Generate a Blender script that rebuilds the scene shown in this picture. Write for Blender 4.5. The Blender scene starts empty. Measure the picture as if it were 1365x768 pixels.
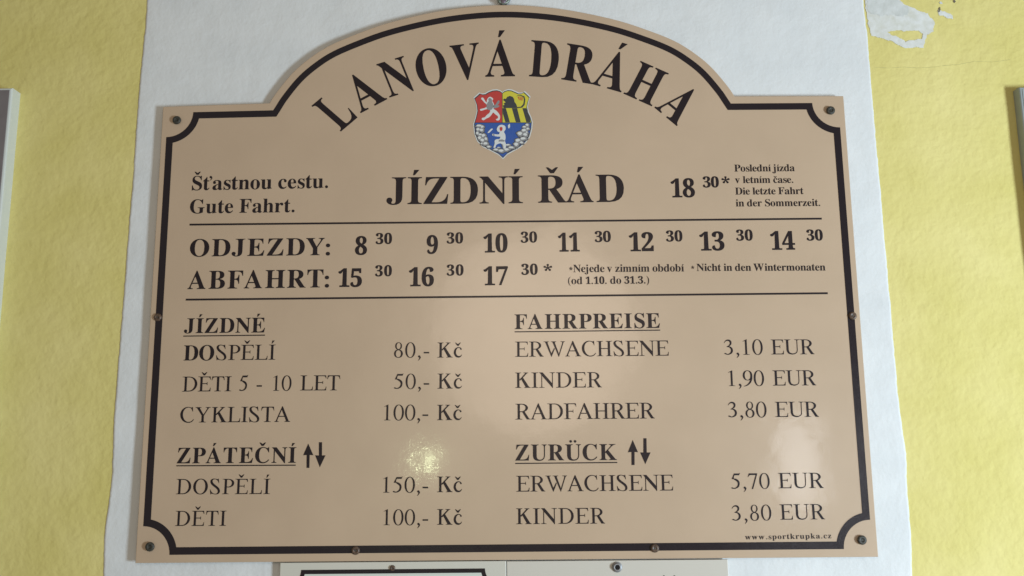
import bpy, math, random
from mathutils import Vector, Matrix, noise, geometry
random.seed(7)
# ------------------------------------------------------------------ camera, light, exposure
# Local frame used while building: x to the right along the wall, y up from the
# lower edge of the timetable board, z out of the wall (metres).
BASE_Z = 1.55
def T(x, y, z):
    return Vector((x, -z, y + BASE_Z))
sc = bpy.context.scene
CAM = (0.0284566, 0.1329594, 1.2220913)
RX, RY, RZ = 0.1780728, 0.0131699, -0.0099629
FPX = 1231.0
MC = Matrix.Rotation(RY, 3, 'Y') @ Matrix.Rotation(RX, 3, 'X') @ Matrix.Rotation(RZ, 3, 'Z')
TM = Matrix(((1, 0, 0), (0, 0, -1), (0, 1, 0)))
cd = bpy.data.cameras.new("camera")
cam = bpy.data.objects.new("camera", cd)
sc.collection.objects.link(cam)
BOARD_Z = 0.011            # front face of the board above the wall
_loc = T(CAM[0], CAM[1], CAM[2] + BOARD_Z)
cam.matrix_world = Matrix.Translation(_loc) @ (TM @ MC).to_4x4()
cd.sensor_width = 36.0
cd.lens = FPX / 1365.0 * 36.0
cd.clip_start = 0.02
cd.clip_end = 50
sc.camera = cam

world = bpy.data.worlds.new("World")
sc.world = world
world.use_nodes = True
wb = world.node_tree.nodes["Background"]
wb.inputs[0].default_value = (1.0, 0.90, 0.74, 1)
wb.inputs[1].default_value = 0.215

def area(name, x, y, z, tx, ty, tz, sx, sy, power, col, spread=180, shape='RECTANGLE'):
    ld = bpy.data.lights.new(name, 'AREA')
    ld.shape = shape
    ld.size = sx
    if shape == 'RECTANGLE':
        ld.size_y = sy
    ld.energy = power
    ld.color = col
    ld.spread = math.radians(spread)
    o = bpy.data.objects.new(name, ld)
    sc.collection.objects.link(o)
    o.location = T(x, y, z)
    d = T(tx, ty, tz) - o.location
    o.rotation_euler = d.to_track_quat('-Z', 'Y').to_euler()
    return o
# daylight from a window to the right and a little below the board
area("window_light", 1.95, -0.30, 1.55, 0.1, 0.2, 0, 0.36, 0.65, 60.0, (0.74, 0.89, 1.0))
# faint second window far behind, seen only as a soft sheen low on the right of the board
area("far_window_light", 1.10, 0.08, 2.5, 0.9, 0.1, 0, 0.16, 0.34, 0.8, (0.95, 0.97, 1.0), spread=120)
# warm fill lamp added behind the camera to lighten the board's centre
area("warm_fill_lamp", 0.06, 0.50, 1.60, 0.03, 0.3, 0, 0.62, 0.62, 3.8, (1.0, 0.82, 0.66), shape='DISK')
# small far lamp whose reflection shows on the glossy board
area("lamp_light", -0.364, 0.112, 2.5, 0, 0.2, 0, 0.065, 0.065, 0.75, (0.86, 1.0, 0.58), shape='DISK')

sc.view_settings.view_transform = 'Standard'
sc.view_settings.look = 'None'
sc.view_settings.gamma = 1
sc.view_settings.use_curve_mapping = False
sc.view_settings.exposure = 0.0

# ------------------------------------------------------------------ helpers
def at(px, py, z=BOARD_Z):
    """where the sight line through a spot of the 1365x768 photograph meets the plane z"""
    d = MC @ Vector(((px - 682.5) / FPX, (384.0 - py) / FPX, -1.0))
    c = Vector((CAM[0], CAM[1], CAM[2] + BOARD_Z))
    t = (z - c.z) / d.z
    p = c + d * t
    return Vector((p.x, p.y))

def new_mat(name, col, rough=0.5, spec=0.5, metallic=0.0):
    m = bpy.data.materials.new(name)
    m.use_nodes = True
    b = m.node_tree.nodes['Principled BSDF']
    b.inputs['Base Color'].default_value = (*col, 1)
    b.inputs['Roughness'].default_value = rough
    b.inputs['Specular IOR Level'].default_value = spec
    b.inputs['Metallic'].default_value = metallic
    return m

def nodes(m):
    return m.node_tree.nodes, m.node_tree.links, m.node_tree.nodes['Principled BSDF']

def N(nt, typ, **kw):
    n = nt.new(typ)
    for k, v in kw.items():
        if hasattr(n, k):
            setattr(n, k, v)
        else:
            n.inputs[k].default_value = v
    return n

def tint_noise(m, col, col2, scale, lo=0.35, hi=0.65, detail=4):
    nt, ln, b = nodes(m)
    tc = nt.new('ShaderNodeTexCoord')
    n = N(nt, 'ShaderNodeTexNoise', Scale=scale, Detail=detail)
    r = nt.new('ShaderNodeValToRGB')
    r.color_ramp.elements[0].position = lo
    r.color_ramp.elements[1].position = hi
    r.color_ramp.elements[0].color = (*col, 1)
    r.color_ramp.elements[1].color = (*col2, 1)
    ln.new(tc.outputs['Object'], n.inputs['Vector'])
    ln.new(n.outputs['Fac'], r.inputs['Fac'])
    ln.new(r.outputs['Color'], b.inputs['Base Color'])
    return r

def bump_chain(m, layers):
    """layers: (kind, scale, strength, distance, detail)"""
    nt, ln, b = nodes(m)
    tc = nt.new('ShaderNodeTexCoord')
    prev = None
    for kind, scale, st, dist, det in layers:
        if kind == 'noise':
            n = N(nt, 'ShaderNodeTexNoise', Scale=scale, Detail=det, Roughness=0.55)
            out = n.outputs['Fac']
        else:
            n = N(nt, 'ShaderNodeTexVoronoi', Scale=scale)
            n.feature = 'SMOOTH_F1'
            out = n.outputs['Distance']
        ln.new(tc.outputs['Object'], n.inputs['Vector'])
        bp = nt.new('ShaderNodeBump')
        bp.inputs['Strength'].default_value = st
        bp.inputs['Distance'].default_value = dist
        ln.new(out, bp.inputs['Height'])
        if prev:
            ln.new(prev.outputs['Normal'], bp.inputs['Normal'])
        prev = bp
    ln.new(prev.outputs['Normal'], b.inputs['Normal'])
    ln.new(prev.outputs['Normal'], b.inputs['Coat Normal'])

def link(name, me, mat, parent=None, loc=(0, 0, 0)):
    o = bpy.data.objects.new(name, me)
    if mat is not None:
        me.materials.append(mat)
    sc.collection.objects.link(o)
    if parent is not None:
        o.parent = parent
        o.location = Vector((loc[0], -loc[2], loc[1]))
    else:
        o.location = T(*loc)
    return o

def L3(p):
    return (p[0], -p[2], p[1])

def mesh_of(name, V, F, smooth=False):
    me = bpy.data.meshes.new(name)
    me.from_pydata([L3(v) for v in V], [], F)
    me.update()
    if smooth:
        for p in me.polygons:
            p.use_smooth = True
    return me

def signed(p):
    return sum(p[i][0] * p[(i + 1) % len(p)][1] - p[(i + 1) % len(p)][0] * p[i][1] for i in range(len(p))) / 2

def fill(contours, eps=1e-7, scale=1.0):
    """triangles of the nonzero-winding union of signed contours"""
    V, F, S = [], [], []
    for p in contours:
        a = signed(p)
        S.append(1 if a > 0 else -1)
        if a < 0:
            p = p[::-1]
        F.append(list(range(len(V), len(V) + len(p))))
        V += [Vector((q[0], q[1])) for q in p]
    v, e, f, _, _, of = geometry.delaunay_2d_cdt(V, [], F, 1, eps)
    keep = [tuple(t) for t, o in zip(f, of) if sum(S[i] for i in o) > 0]
    return [tuple(q) for q in v], keep

def flat(name, contours, z, mat, parent, off=(0, 0), label=None):
    """thin printed film: a filled outline lying at height z (local to parent)"""
    V, F = fill(contours)
    me = mesh_of(name, [(x - off[0], y - off[1], z) for x, y in V], F)
    o = link(name, me, mat, parent)
    if label:
        o['label'] = label
    return o

def slab(name, outline, z0, z1, mat, parent=None, loc=(0, 0, 0), bevel=0.0006, seg=2):
    """plate: an outline given thickness, its front edges rounded"""
    if signed(outline) < 0:
        outline = outline[::-1]
    n = len(outline)
    def inset(d):
        r = []
        for i in range(n):
            a, b, c = Vector(outline[i - 1]), Vector(outline[i]), Vector(outline[(i + 1) % n])
            e1, e2 = (b - a).normalized(), (c - b).normalized()
            n1, n2 = Vector((-e1.y, e1.x)), Vector((-e2.y, e2.x))
            k = n1 + n2
            k = k / max(k.dot(n1), 0.35)
            r.append(b + k * d)
        return r
    rings = [(0.0, z0), (0.0, z1 - bevel)]
    for s in range(1, seg + 1):
        a = s / seg * math.pi / 2
        rings.append((bevel * (1 - math.cos(a)), z1 - bevel + bevel * math.sin(a)))
    V, F = [], []
    for d, z in rings:
        for p in inset(d):
            V.append((p[0], p[1], z))
    for k in range(len(rings) - 1):
        for i in range(n):
            j = (i + 1) % n
            F.append((k * n + i, k * n + j, (k + 1) * n + j, (k + 1) * n + i))
    top = [V[(len(rings) - 1) * n + i] for i in range(n)]
    v2, f2 = fill([[(p[0], p[1]) for p in top]])
    # map the fill back to ring vertices
    base = (len(rings) - 1) * n
    idx = []
    for q in v2:
        idx.append(base + min(range(n), key=lambda i: (V[base + i][0] - q[0]) ** 2 + (V[base + i][1] - q[1]) ** 2))
    for t in f2:
        F.append(tuple(idx[i] for i in t))
    F.append(tuple(range(n))[::-1])
    me = mesh_of(name, V, F)
    return link(name, me, mat, parent, loc)

def lathe(name, prof, mat, parent=None, loc=(0, 0, 0), n=24, smooth=True):
    """prof: (radius, z) pairs from the wall outwards"""
    V, F = [], []
    for r, z in prof:
        for i in range(n):
            a = 2 * math.pi * i / n
            V.append((r * math.cos(a), r * math.sin(a), z))
    for k in range(len(prof) - 1):
        for i in range(n):
            j = (i + 1) % n
            F.append((k * n + i, k * n + j, (k + 1) * n + j, (k + 1) * n + i))
    F.append(tuple(range((len(prof) - 1) * n, len(prof) * n)))
    F.append(tuple(range(n))[::-1])
    return link(name, mesh_of(name, V, F, smooth), mat, parent, loc)

def empty(name, loc):
    o = bpy.data.objects.new(name, None)
    sc.collection.objects.link(o)
    o.location = T(*loc)
    o.empty_display_size = 0.02
    return o

def tag(o, label, cat, group=None):
    o['label'] = label
    o['category'] = cat
    if group:
        o['group'] = group

def bez(p0, p1, p2, p3, n=8):
    r = []
    for j in range(n):
        t = j / n
        u = 1 - t
        r.append((p0[0] * u ** 3 + 3 * p1[0] * u * u * t + 3 * p2[0] * u * t * t + p3[0] * t ** 3,
                  p0[1] * u ** 3 + 3 * p1[1] * u * u * t + 3 * p2[1] * u * t * t + p3[1] * t ** 3))
    return r

def smooth_closed(P, n=4):
    r = []
    m = len(P)
    for i in range(m):
        a, b, c, d = P[i - 1], P[i], P[(i + 1) % m], P[(i + 2) % m]
        for j in range(n):
            t = j / n
            r.append(tuple(.5 * (2 * b[k] + (c[k] - a[k]) * t + (2 * a[k] - 5 * b[k] + 4 * c[k] - d[k]) * t * t
                                 + (3 * b[k] - a[k] - 3 * c[k] + d[k]) * t ** 3) for k in (0, 1)))
    return r

# ------------------------------------------------------------------ lettering
GLYPHS = """
b'|140|128,620 120,649 99,670 70,678 41,670 20,649 12,620 20,591 41,570 70,562 99,570 120,591;84,613 86,607 88,599 91,592 92,585 93,579 93,574 92,567 90,556 86,544 82,531 77,519 73,509 68,499 61,489 54,480 47,471 41,464 37,459 43,451 49,455 57,460 67,466 77,474 88,482 97,491 106,502 115,513 123,526 131,539 138,552 143,566 144,581 143,595 140,607 136,616 133,623 132,627
b(|333|286,694 270,682 248,666 222,647 194,625 167,601 145,576 126,550 111,522 97,493 85,465 75,437 67,410 61,383 56,357 54,332 53,307 53,283 53,259 54,234 55,209 57,183 60,155 66,127 73,100 83,71 94,43 107,14 122,-14 138,-41 156,-66 177,-89 202,-110 228,-129 251,-146 272,-159 286,-169 294,-161 283,-147 268,-128 251,-106 233,-81 217,-57 204,-34 194,-11 185,15 176,41 169,69 162,95 157,120 153,144 150,167 149,190 148,213 147,237 147,261 147,284 147,306 147,327 148,347 150,368 153,390 157,415 163,441 169,468 177,494 185,520 195,544 209,569 226,596 246,623 265,648 282,670 294,686
b)|333|39,686 51,670 68,648 87,623 107,596 124,569 138,544 148,520 156,494 164,468 170,441 176,415 180,390 183,368 185,347 186,327 186,306 186,284 186,261 186,237 185,213 184,190 183,167 180,144 176,120 171,95 164,69 157,41 148,15 139,-11 129,-34 116,-57 100,-81 82,-106 65,-128 50,-147 39,-161 47,-169 61,-159 82,-146 105,-129 131,-110 156,-89 177,-66 195,-41 211,-14 226,14 239,43 250,71 260,100 267,127 273,155 276,183 278,209 279,234 280,259 280,283 280,307 279,332 277,357 272,383 266,410 258,437 248,465 236,493 222,522 207,550 188,576 166,601 139,625 111,647 85,666 63,682 47,694
b*|500|276,490 280,550 316,680 298,712 250,724 202,712 184,680 220,550 224,490;258,515 202,537 90,611 54,604 27,562 24,513 49,486 184,480 242,465;229,505 190,459 85,375 81,339 112,301 158,282 192,297 239,424 271,475;229,475 261,424 308,297 342,282 388,301 419,339 415,375 310,459 271,505;258,465 316,480 451,486 476,513 473,562 446,604 410,611 298,537 242,515
b,|250|190,50 181,85 155,111 120,120 85,111 59,85 50,50 59,15 85,-11 120,-20 155,-11 181,15;121,41 123,34 126,27 128,21 130,15 130,11 131,6 129,-2 127,-15 122,-29 117,-44 112,-58 106,-70 100,-81 93,-92 85,-102 78,-112 71,-120 66,-126 74,-134 80,-130 89,-125 100,-118 111,-110 123,-100 134,-90 144,-78 155,-65 165,-51 175,-36 183,-22 189,-6 192,11 190,26 187,39 183,49 180,55 179,59
b-|333|44,185 287,185 287,280 44,280
b.|250|195,55 186,90 160,116 125,125 90,116 64,90 55,55 64,20 90,-6 125,-15 160,-6 186,20
b0|500|287,-13 317,-8 345,2 369,14 392,30 411,50 430,72 444,96 457,124 467,155 476,187 482,221 487,258 489,297 490,338 489,379 487,418 482,455 476,490 467,523 457,553 444,581 430,605 412,627 393,645 370,661 345,674 317,682 287,687 256,689 223,687 192,682 163,674 138,661 115,645 95,627 78,605 63,581 51,553 41,523 33,491 27,456 23,419 20,380 19,339 20,298 23,259 27,222 33,187 41,155 51,124 63,97 78,72 95,50 115,30 138,14 163,2 191,-8 222,-13 255,-14;235,65 219,88 207,129 202,161 196,198 194,240 192,286 191,338 192,390 194,436 196,479 202,515 207,547 219,587 236,610 256,618 275,610 291,587 304,547 309,515 313,479 316,436 317,390 318,338 317,286 316,240 313,198 309,161 304,129 291,88 275,65 255,57
b1|500|472,-4 472,54 389,55 376,57 369,62 366,69 362,80 360,94 359,112 354,682 237,683 170,633 143,613 118,596 97,584 29,559 28,536 35,518 45,503 59,491 76,484 95,482 118,485 140,495 161,510 204,580 193,112 192,91 189,76 186,66 182,60 176,57 164,55 80,54 80,-4
b2|500|470,-4 475,202 400,202 387,171 381,152 374,137 365,125 354,116 343,111 328,109 137,106 223,190 334,307 352,326 368,344 381,361 395,377 406,392 423,416 435,439 446,461 452,483 456,505 457,527 455,556 448,582 436,606 420,627 399,646 374,662 344,674 312,682 276,687 237,689 211,688 185,686 163,682 142,678 122,672 92,658 69,642 50,623 35,602 27,579 24,557 28,525 41,499 63,481 90,468 120,461 166,459 173,494 174,521 178,545 182,565 188,584 200,605 215,617 237,622 251,619 263,611 274,599 282,579 287,555 289,523 288,491 284,461 278,433 269,405 256,378 239,348 227,329 212,309 196,289 177,267 156,243 21,99 25,-4
b3|500|254,-13 286,-10 315,-4 345,5 372,16 399,31 421,49 441,71 458,96 470,124 478,158 480,195 477,230 468,260 451,286 432,307 409,325 384,340 358,351 333,359 321,360 333,365 356,376 376,389 397,404 414,421 430,439 442,459 450,482 455,505 457,530 455,559 447,586 435,609 417,630 395,649 369,663 340,675 307,682 273,687 235,689 197,688 161,683 130,677 103,666 78,653 47,628 27,598 21,564 25,536 38,514 59,497 85,485 117,477 165,476 172,504 173,527 177,550 181,570 187,587 195,603 204,613 215,620 230,622 247,619 261,609 271,594 280,574 286,547 287,517 285,479 276,446 263,420 246,399 222,388 190,383 120,382 120,316 187,314 211,314 231,309 249,303 265,293 278,281 295,256 305,228 309,195 307,163 302,135 295,114 285,97 274,83 262,73 248,67 232,63 217,62 190,65 167,74 149,90 135,113 127,142 117,182 83,181 61,174 43,163 26,147 17,127 14,104 17,84 25,64 38,46 56,28 80,15 107,2 127,-4 148,-9 171,-12 195,-13 222,-14
b4|500|491,-4 491,54 467,55 450,56 436,60 425,67 418,76 413,94 411,118 406,172 499,172 499,242 406,242 406,678 262,679 1,235 6,172 252,172 247,118 245,94 240,76 233,67 222,60 208,56 191,55 154,54 154,-4;215,446 230,473 252,513 272,553 266,580 249,493 247,404 252,242 95,241
b5|500|252,-13 281,-10 310,-3 338,7 365,18 391,35 414,53 434,77 451,103 464,134 471,169 473,208 471,247 463,282 449,313 429,341 405,364 376,382 344,397 308,406 271,413 228,415 171,411 142,400 156,567 329,566 339,565 344,563 346,558 349,551 352,543 354,534 367,499 441,499 436,678 76,678 45,345 99,326 147,338 161,341 179,342 199,343 231,339 257,328 276,310 290,284 300,250 303,208 301,173 297,143 290,119 280,100 269,85 256,75 243,67 227,64 211,62 192,64 176,69 163,78 153,89 144,103 139,119 134,136 131,153 124,174 90,173 68,167 50,158 36,144 27,126 25,105 27,85 34,65 45,47 62,29 85,15 111,3 129,-4 151,-9 173,-12 197,-13 224,-14
b6|500|307,-12 345,-4 379,9 408,27 434,51 454,78 469,109 481,142 487,179 489,218 487,254 481,287 470,317 456,343 437,366 413,385 387,399 359,410 328,417 295,419 264,418 237,414 214,408 194,400 176,392 180,383 192,424 196,465 204,502 213,534 223,562 244,597 266,616 293,623 301,622 308,616 314,608 320,594 325,580 329,562 339,503 389,504 420,511 444,525 461,542 471,560 474,580 472,599 466,617 456,634 441,650 422,663 399,675 370,682 337,687 300,689 273,688 247,684 223,679 200,670 179,660 158,647 141,632 123,617 108,598 94,579 82,557 71,535 60,511 52,485 45,459 39,431 35,402 32,374 30,343 29,312 30,269 34,230 39,193 48,159 58,130 70,102 85,77 102,55 121,37 141,21 164,8 188,-2 213,-9 239,-13 267,-14;252,64 234,83 216,117 206,142 199,176 194,215 190,260 187,309 193,318 204,328 219,338 233,345 249,349 261,351 280,348 294,336 308,319 313,303 319,285 323,263 325,238 326,209 325,178 323,152 320,129 315,108 309,93 297,73 284,61 270,58
b7|500|238,-4 491,627 486,678 38,678 33,473 110,473 121,523 126,547 137,562 157,567 375,569 139,-3
b8|500|292,-13 331,-7 367,4 399,18 428,37 452,58 470,84 483,112 491,144 494,179 490,217 477,252 457,284 440,302 419,320 396,337 368,354 346,366 373,382 403,403 430,426 450,451 462,483 466,519 464,547 457,574 448,598 433,621 414,642 390,658 362,672 331,681 297,687 260,689 229,688 201,685 174,681 151,673 130,664 99,646 76,623 58,599 46,570 38,542 36,512 40,476 50,443 67,413 81,397 96,380 113,365 133,350 147,341 132,333 110,319 91,305 73,290 56,275 34,246 20,212 16,172 19,139 27,108 41,79 61,52 87,29 119,11 142,2 165,-6 191,-11 219,-13 249,-14;255,418 233,434 216,451 205,470 198,494 196,524 197,551 203,576 212,596 224,612 237,621 255,624 268,623 280,617 290,609 298,599 305,585 312,571 316,555 319,538 320,521 318,492 314,468 308,448 297,431 283,416 274,403;230,53 211,64 194,83 181,106 172,135 170,168 172,199 178,225 188,248 201,267 216,285 225,298 241,286 263,273 282,260 298,248 310,237 325,215 333,191 336,162 334,131 325,104 313,81 297,64 277,53 253,49
b9|500|236,-13 263,-10 288,-4 312,5 334,16 355,28 373,44 390,60 405,78 419,99 432,120 442,143 451,167 459,192 466,220 471,248 475,276 478,306 480,336 480,367 480,409 476,450 469,487 461,520 451,550 438,577 422,601 405,622 386,640 366,655 343,668 319,677 295,683 269,688 241,689 214,688 189,684 166,679 144,670 123,660 92,638 67,610 46,578 37,555 30,532 24,508 21,482 20,455 22,419 29,385 39,355 54,329 74,306 96,288 122,273 150,263 180,257 212,255 243,257 271,264 296,274 317,288 336,304 332,320 313,227 297,150 274,96 246,66 211,55 189,58 171,68 156,83 142,103 131,127 113,156 86,152 70,145 59,135 51,124 46,111 45,97 47,79 52,62 62,44 75,28 93,14 115,2 142,-8 173,-13 208,-14;226,338 209,353 195,378 187,414 183,461 184,491 187,518 190,541 195,561 202,579 215,599 230,612 246,616 264,611 281,593 297,565 305,541 311,511 317,477 320,436 321,392 314,376 304,362 293,350 280,340 266,335 251,333
b:|333|244,62 236,96 215,123 183,138 149,138 117,123 96,96 88,62 96,28 117,1 149,-14 183,-14 215,1 236,28;244,400 236,434 215,461 183,476 149,476 117,461 96,434 88,400 96,366 117,339 149,324 183,324 215,339 236,366
bA|722|190,0 190,27 184,27 143,32 119,47 111,72 113,88 117,105 154,197 376,197 406,121 415,98 420,80 422,68 413,45 386,32 341,27 341,0 660,0 660,27 641,30 625,38 612,51 600,70 587,96 572,129 334,693 307,694 73,111 60,82 48,60 35,45 21,35 5,29 -13,27 -13,0;263,475 360,239 169,239
bB|667|354,0 403,2 447,8 487,19 522,33 553,52 578,74 598,99 612,128 620,160 623,196 615,246 592,288 552,323 498,349 427,368 486,384 531,408 564,438 583,476 590,522 580,578 548,622 496,653 422,672 328,678 23,678 23,653 44,652 62,649 76,645 87,637 96,627 103,614 107,597 110,575 111,549 111,122 109,90 103,65 93,48 77,37 54,29 24,26 24,0;271,582 272,604 275,621 280,633 288,640 302,645 322,646 356,642 382,632 401,614 414,589 421,555 424,514 420,467 410,431 392,406 365,389 328,378 280,375 271,375;310,38 294,42 284,50 277,61 272,77 271,97 271,344 294,344 325,343 353,338 377,331 396,322 413,309 425,293 435,273 442,250 447,222 448,191 447,160 444,133 438,110 431,90 422,73 400,52 369,40 330,36
bC|722|451,-10 514,8 571,37 622,79 666,132 638,158 619,135 599,115 578,96 556,80 533,67 509,55 486,46 462,40 438,36 414,35 342,47 286,83 246,144 222,228 214,337 221,453 243,544 279,608 330,647 395,660 424,658 453,651 480,641 506,625 531,606 554,583 575,557 594,527 610,495 625,459 650,459 650,693 624,693 614,668 599,653 577,648 567,649 557,651 547,655 511,669 477,679 444,687 414,691 386,693 347,691 309,686 273,677 239,664 207,648 176,628 149,606 125,581 103,553 84,523 67,490 55,455 46,419 41,380 39,340 41,299 46,261 55,224 67,189 83,156 102,125 124,97 148,72 175,49 205,30 236,13 270,0 306,-9 343,-14 382,-16
bD|722|340,0 469,14 568,54 640,122 683,217 697,339 693,401 682,457 663,508 637,552 604,590 563,622 515,646 460,664 399,674 330,678 22,678 22,653 51,651 74,645 91,635 101,618 108,592 110,557 110,111 108,81 103,59 94,44 79,35 58,29 30,26 30,0;309,38 293,42 282,51 276,63 272,82 271,107 271,573 272,599 276,618 282,631 293,639 310,643 332,645 400,633 454,596 492,536 514,450 522,341 520,283 515,230 505,184 492,145 476,112 455,84 430,63 401,48 368,39 331,36
bE|667|599,0 640,213 612,213 594,173 574,139 552,112 527,89 498,71 467,58 445,52 423,47 398,44 371,42 343,41 318,42 299,46 286,52 278,62 274,78 272,100 272,331 276,331 308,330 335,325 359,318 378,306 394,290 407,270 416,244 423,213 428,176 453,176 453,514 429,514 423,484 416,458 408,435 398,416 386,401 361,381 329,370 288,366 272,366 272,578 273,596 274,610 277,621 282,628 288,634 298,638 345,641 386,640 423,635 455,628 483,618 507,605 526,588 542,567 555,541 565,511 571,476 594,476 594,678 24,678 24,653 53,651 76,644 93,634 103,615 110,587 112,549 112,116 110,84 104,60 93,44 77,33 53,27 21,25 21,0
bF|611|382,0 382,26 354,27 330,30 312,35 298,42 287,51 280,64 275,79 272,98 271,120 271,333 281,333 323,329 357,318 382,299 394,283 404,262 412,238 419,209 424,176 450,176 450,516 423,516 418,486 411,460 403,437 393,418 381,403 356,383 323,372 283,368 271,368 271,593 272,607 273,619 277,627 281,633 288,637 298,640 342,642 371,641 397,639 421,636 442,632 462,626 489,613 511,596 529,574 543,547 554,514 562,476 586,476 586,678 21,678 21,653 52,648 75,641 92,630 102,614 109,590 111,558 111,125 109,92 103,67 93,50 77,38 54,30 23,26 23,0
bG|778|452,-13 506,-6 559,6 611,22 664,43 664,191 666,219 671,240 680,254 694,263 716,269 745,271 745,295 410,295 410,271 446,269 472,263 490,254 501,239 508,218 510,190 510,106 508,79 500,57 489,41 470,29 444,21 410,19 375,22 344,32 315,48 290,71 268,101 250,136 235,178 225,225 219,279 217,339 224,455 246,544 282,609 333,647 398,660 430,657 460,649 490,635 518,615 545,592 569,564 591,532 609,497 625,458 651,458 651,693 624,693 617,679 611,668 604,660 597,654 588,650 577,649 569,650 560,652 550,656 515,669 481,680 447,687 415,692 383,693 345,691 308,686 273,677 239,664 208,648 178,629 151,607 126,582 105,554 86,524 69,491 57,457 48,420 43,382 41,341 43,299 48,259 57,221 69,186 86,153 105,122 127,95 152,70 180,48 211,29 244,13 279,1 317,-8 357,-13 399,-15
bH|778|360,0 360,26 329,29 305,36 289,47 279,64 273,88 271,120 271,329 509,329 509,120 507,86 501,62 490,46 474,36 450,29 420,26 420,0 755,0 755,26 725,29 702,37 687,49 677,66 671,90 669,120 669,564 671,594 677,616 686,632 701,642 724,649 755,653 755,678 420,678 420,653 443,651 462,647 477,643 488,637 497,629 502,618 506,604 508,586 509,564 509,373 271,373 271,564 272,586 274,604 278,618 284,629 293,637 304,643 319,647 337,651 360,653 360,678 24,678 24,653 54,649 77,642 93,631 103,615 109,593 111,564 111,120 109,88 103,64 93,47 77,36 54,29 23,26 23,0
bI|389|366,0 366,26 342,29 322,34 307,39 294,46 285,55 279,66 275,79 273,96 272,115 272,576 274,603 281,623 292,637 308,645 332,650 364,653 364,678 20,678 20,653 53,650 78,645 94,637 104,623 110,603 112,576 112,112 110,84 103,63 91,48 74,38 50,31 20,26 20,0
bJ|500|240,-10 302,15 345,56 371,114 380,188 380,559 381,584 383,603 387,619 392,630 401,638 412,646 427,650 445,653 468,656 468,678 118,678 118,656 144,653 165,649 182,645 195,638 205,628 212,616 216,601 219,582 220,559 220,98 219,73 214,52 207,36 195,24 178,18 156,15 133,18 119,28 114,43 126,67 133,80 137,92 138,106 136,124 129,139 118,152 103,162 86,167 66,169 48,167 31,161 16,151 4,136 -3,119 -5,100 -3,78 5,58 17,39 33,22 53,9 77,-3 103,-11 131,-16 162,-18
bK|778|361,0 361,26 330,29 306,36 290,47 280,64 274,88 272,120 272,295 297,318 471,98 485,79 494,63 497,51 495,43 489,36 479,31 456,27 418,26 418,0 773,0 773,26 754,28 738,31 725,37 714,45 702,56 690,69 403,424 513,537 556,579 598,611 637,634 675,648 710,653 723,653 723,678 433,678 433,653 481,650 509,640 519,623 514,604 501,582 478,556 272,348 272,564 273,586 275,604 279,618 285,629 294,637 305,643 320,647 338,651 361,653 361,678 25,678 25,653 55,650 78,643 94,632 104,615 110,593 112,564 112,120 110,88 104,64 94,47 78,36 55,29 24,26 24,0
bL|667|598,0 636,230 609,230 599,203 588,179 576,156 564,136 551,119 527,93 499,74 469,59 448,53 426,47 402,44 376,42 348,41 327,42 310,43 298,47 288,52 281,59 276,70 273,84 272,102 271,123 271,564 272,587 275,605 280,620 287,631 297,640 310,646 327,650 347,652 372,653 372,678 24,678 24,653 54,650 77,643 93,633 103,617 109,594 111,564 111,120 109,88 103,64 93,47 77,36 54,29 23,26 23,0
bN|722|628,-16 628,561 630,593 636,616 645,633 660,643 683,650 714,653 714,678 493,678 493,653 516,651 534,647 549,643 560,636 569,628 575,617 579,602 581,584 582,562 582,251 233,678 27,678 27,653 54,645 64,636 84,613 113,578 113,117 112,95 110,76 106,62 100,50 92,41 81,35 66,30 49,27 27,26 27,0 248,0 248,26 216,29 192,36 177,46 167,62 161,86 159,117 159,521 600,-16
bO|778|418,-15 447,-12 475,-6 502,1 529,11 554,23 577,36 600,51 621,68 641,86 659,106 676,127 691,150 704,174 716,199 725,225 732,253 738,281 741,309 742,339 741,369 738,399 732,427 725,455 716,481 704,506 691,530 676,553 660,574 642,594 623,612 602,628 580,643 557,656 532,668 506,677 480,684 452,690 424,693 395,694 365,693 335,690 307,684 280,677 254,667 228,655 205,642 182,627 161,610 141,592 123,571 106,550 91,528 78,504 67,479 58,452 50,425 45,397 42,369 41,339 42,309 45,281 50,253 58,225 67,199 78,174 91,150 106,127 122,106 141,86 160,68 181,51 203,36 226,23 251,11 277,1 303,-6 331,-12 359,-15 388,-16;363,21 334,31 308,48 285,70 264,100 247,136 233,178 224,225 218,279 216,339 223,455 243,544 278,609 325,647 387,660 419,657 448,647 474,631 497,608 518,579 535,543 548,501 557,453 563,399 565,339 558,223 538,134 503,69 456,31 394,18
bP|611|360,0 360,26 329,29 305,36 289,47 279,64 273,88 271,120 271,306 360,306 407,308 449,314 486,325 518,339 546,358 569,379 586,404 599,431 606,461 609,494 606,530 596,563 580,592 558,617 532,638 500,655 475,663 445,670 409,674 366,677 318,678 24,678 24,653 54,649 77,642 93,631 103,615 109,593 111,564 111,120 109,88 103,64 93,47 77,36 54,29 23,26 23,0;271,593 272,609 276,622 282,631 291,637 304,641 322,642 359,638 388,626 410,605 424,576 432,537 435,490 432,442 421,404 405,376 379,357 345,346 300,342 271,342
bR|722|360,0 360,26 329,29 305,36 289,47 279,64 273,88 271,120 271,316 300,316 504,0 715,0 715,26 712,26 697,27 684,31 674,38 643,75 469,333 524,353 566,379 597,412 615,452 621,498 618,533 609,564 594,591 574,614 547,634 514,650 476,662 431,671 380,676 323,678 24,678 24,653 54,649 77,642 93,631 103,615 109,593 111,564 111,120 109,88 103,64 93,47 77,36 54,29 23,26 23,0;271,574 272,599 276,617 282,629 293,636 311,641 334,642 376,636 410,619 433,591 447,551 452,500 451,470 446,444 439,421 429,401 417,385 388,364 350,352 303,348 271,348
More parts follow.
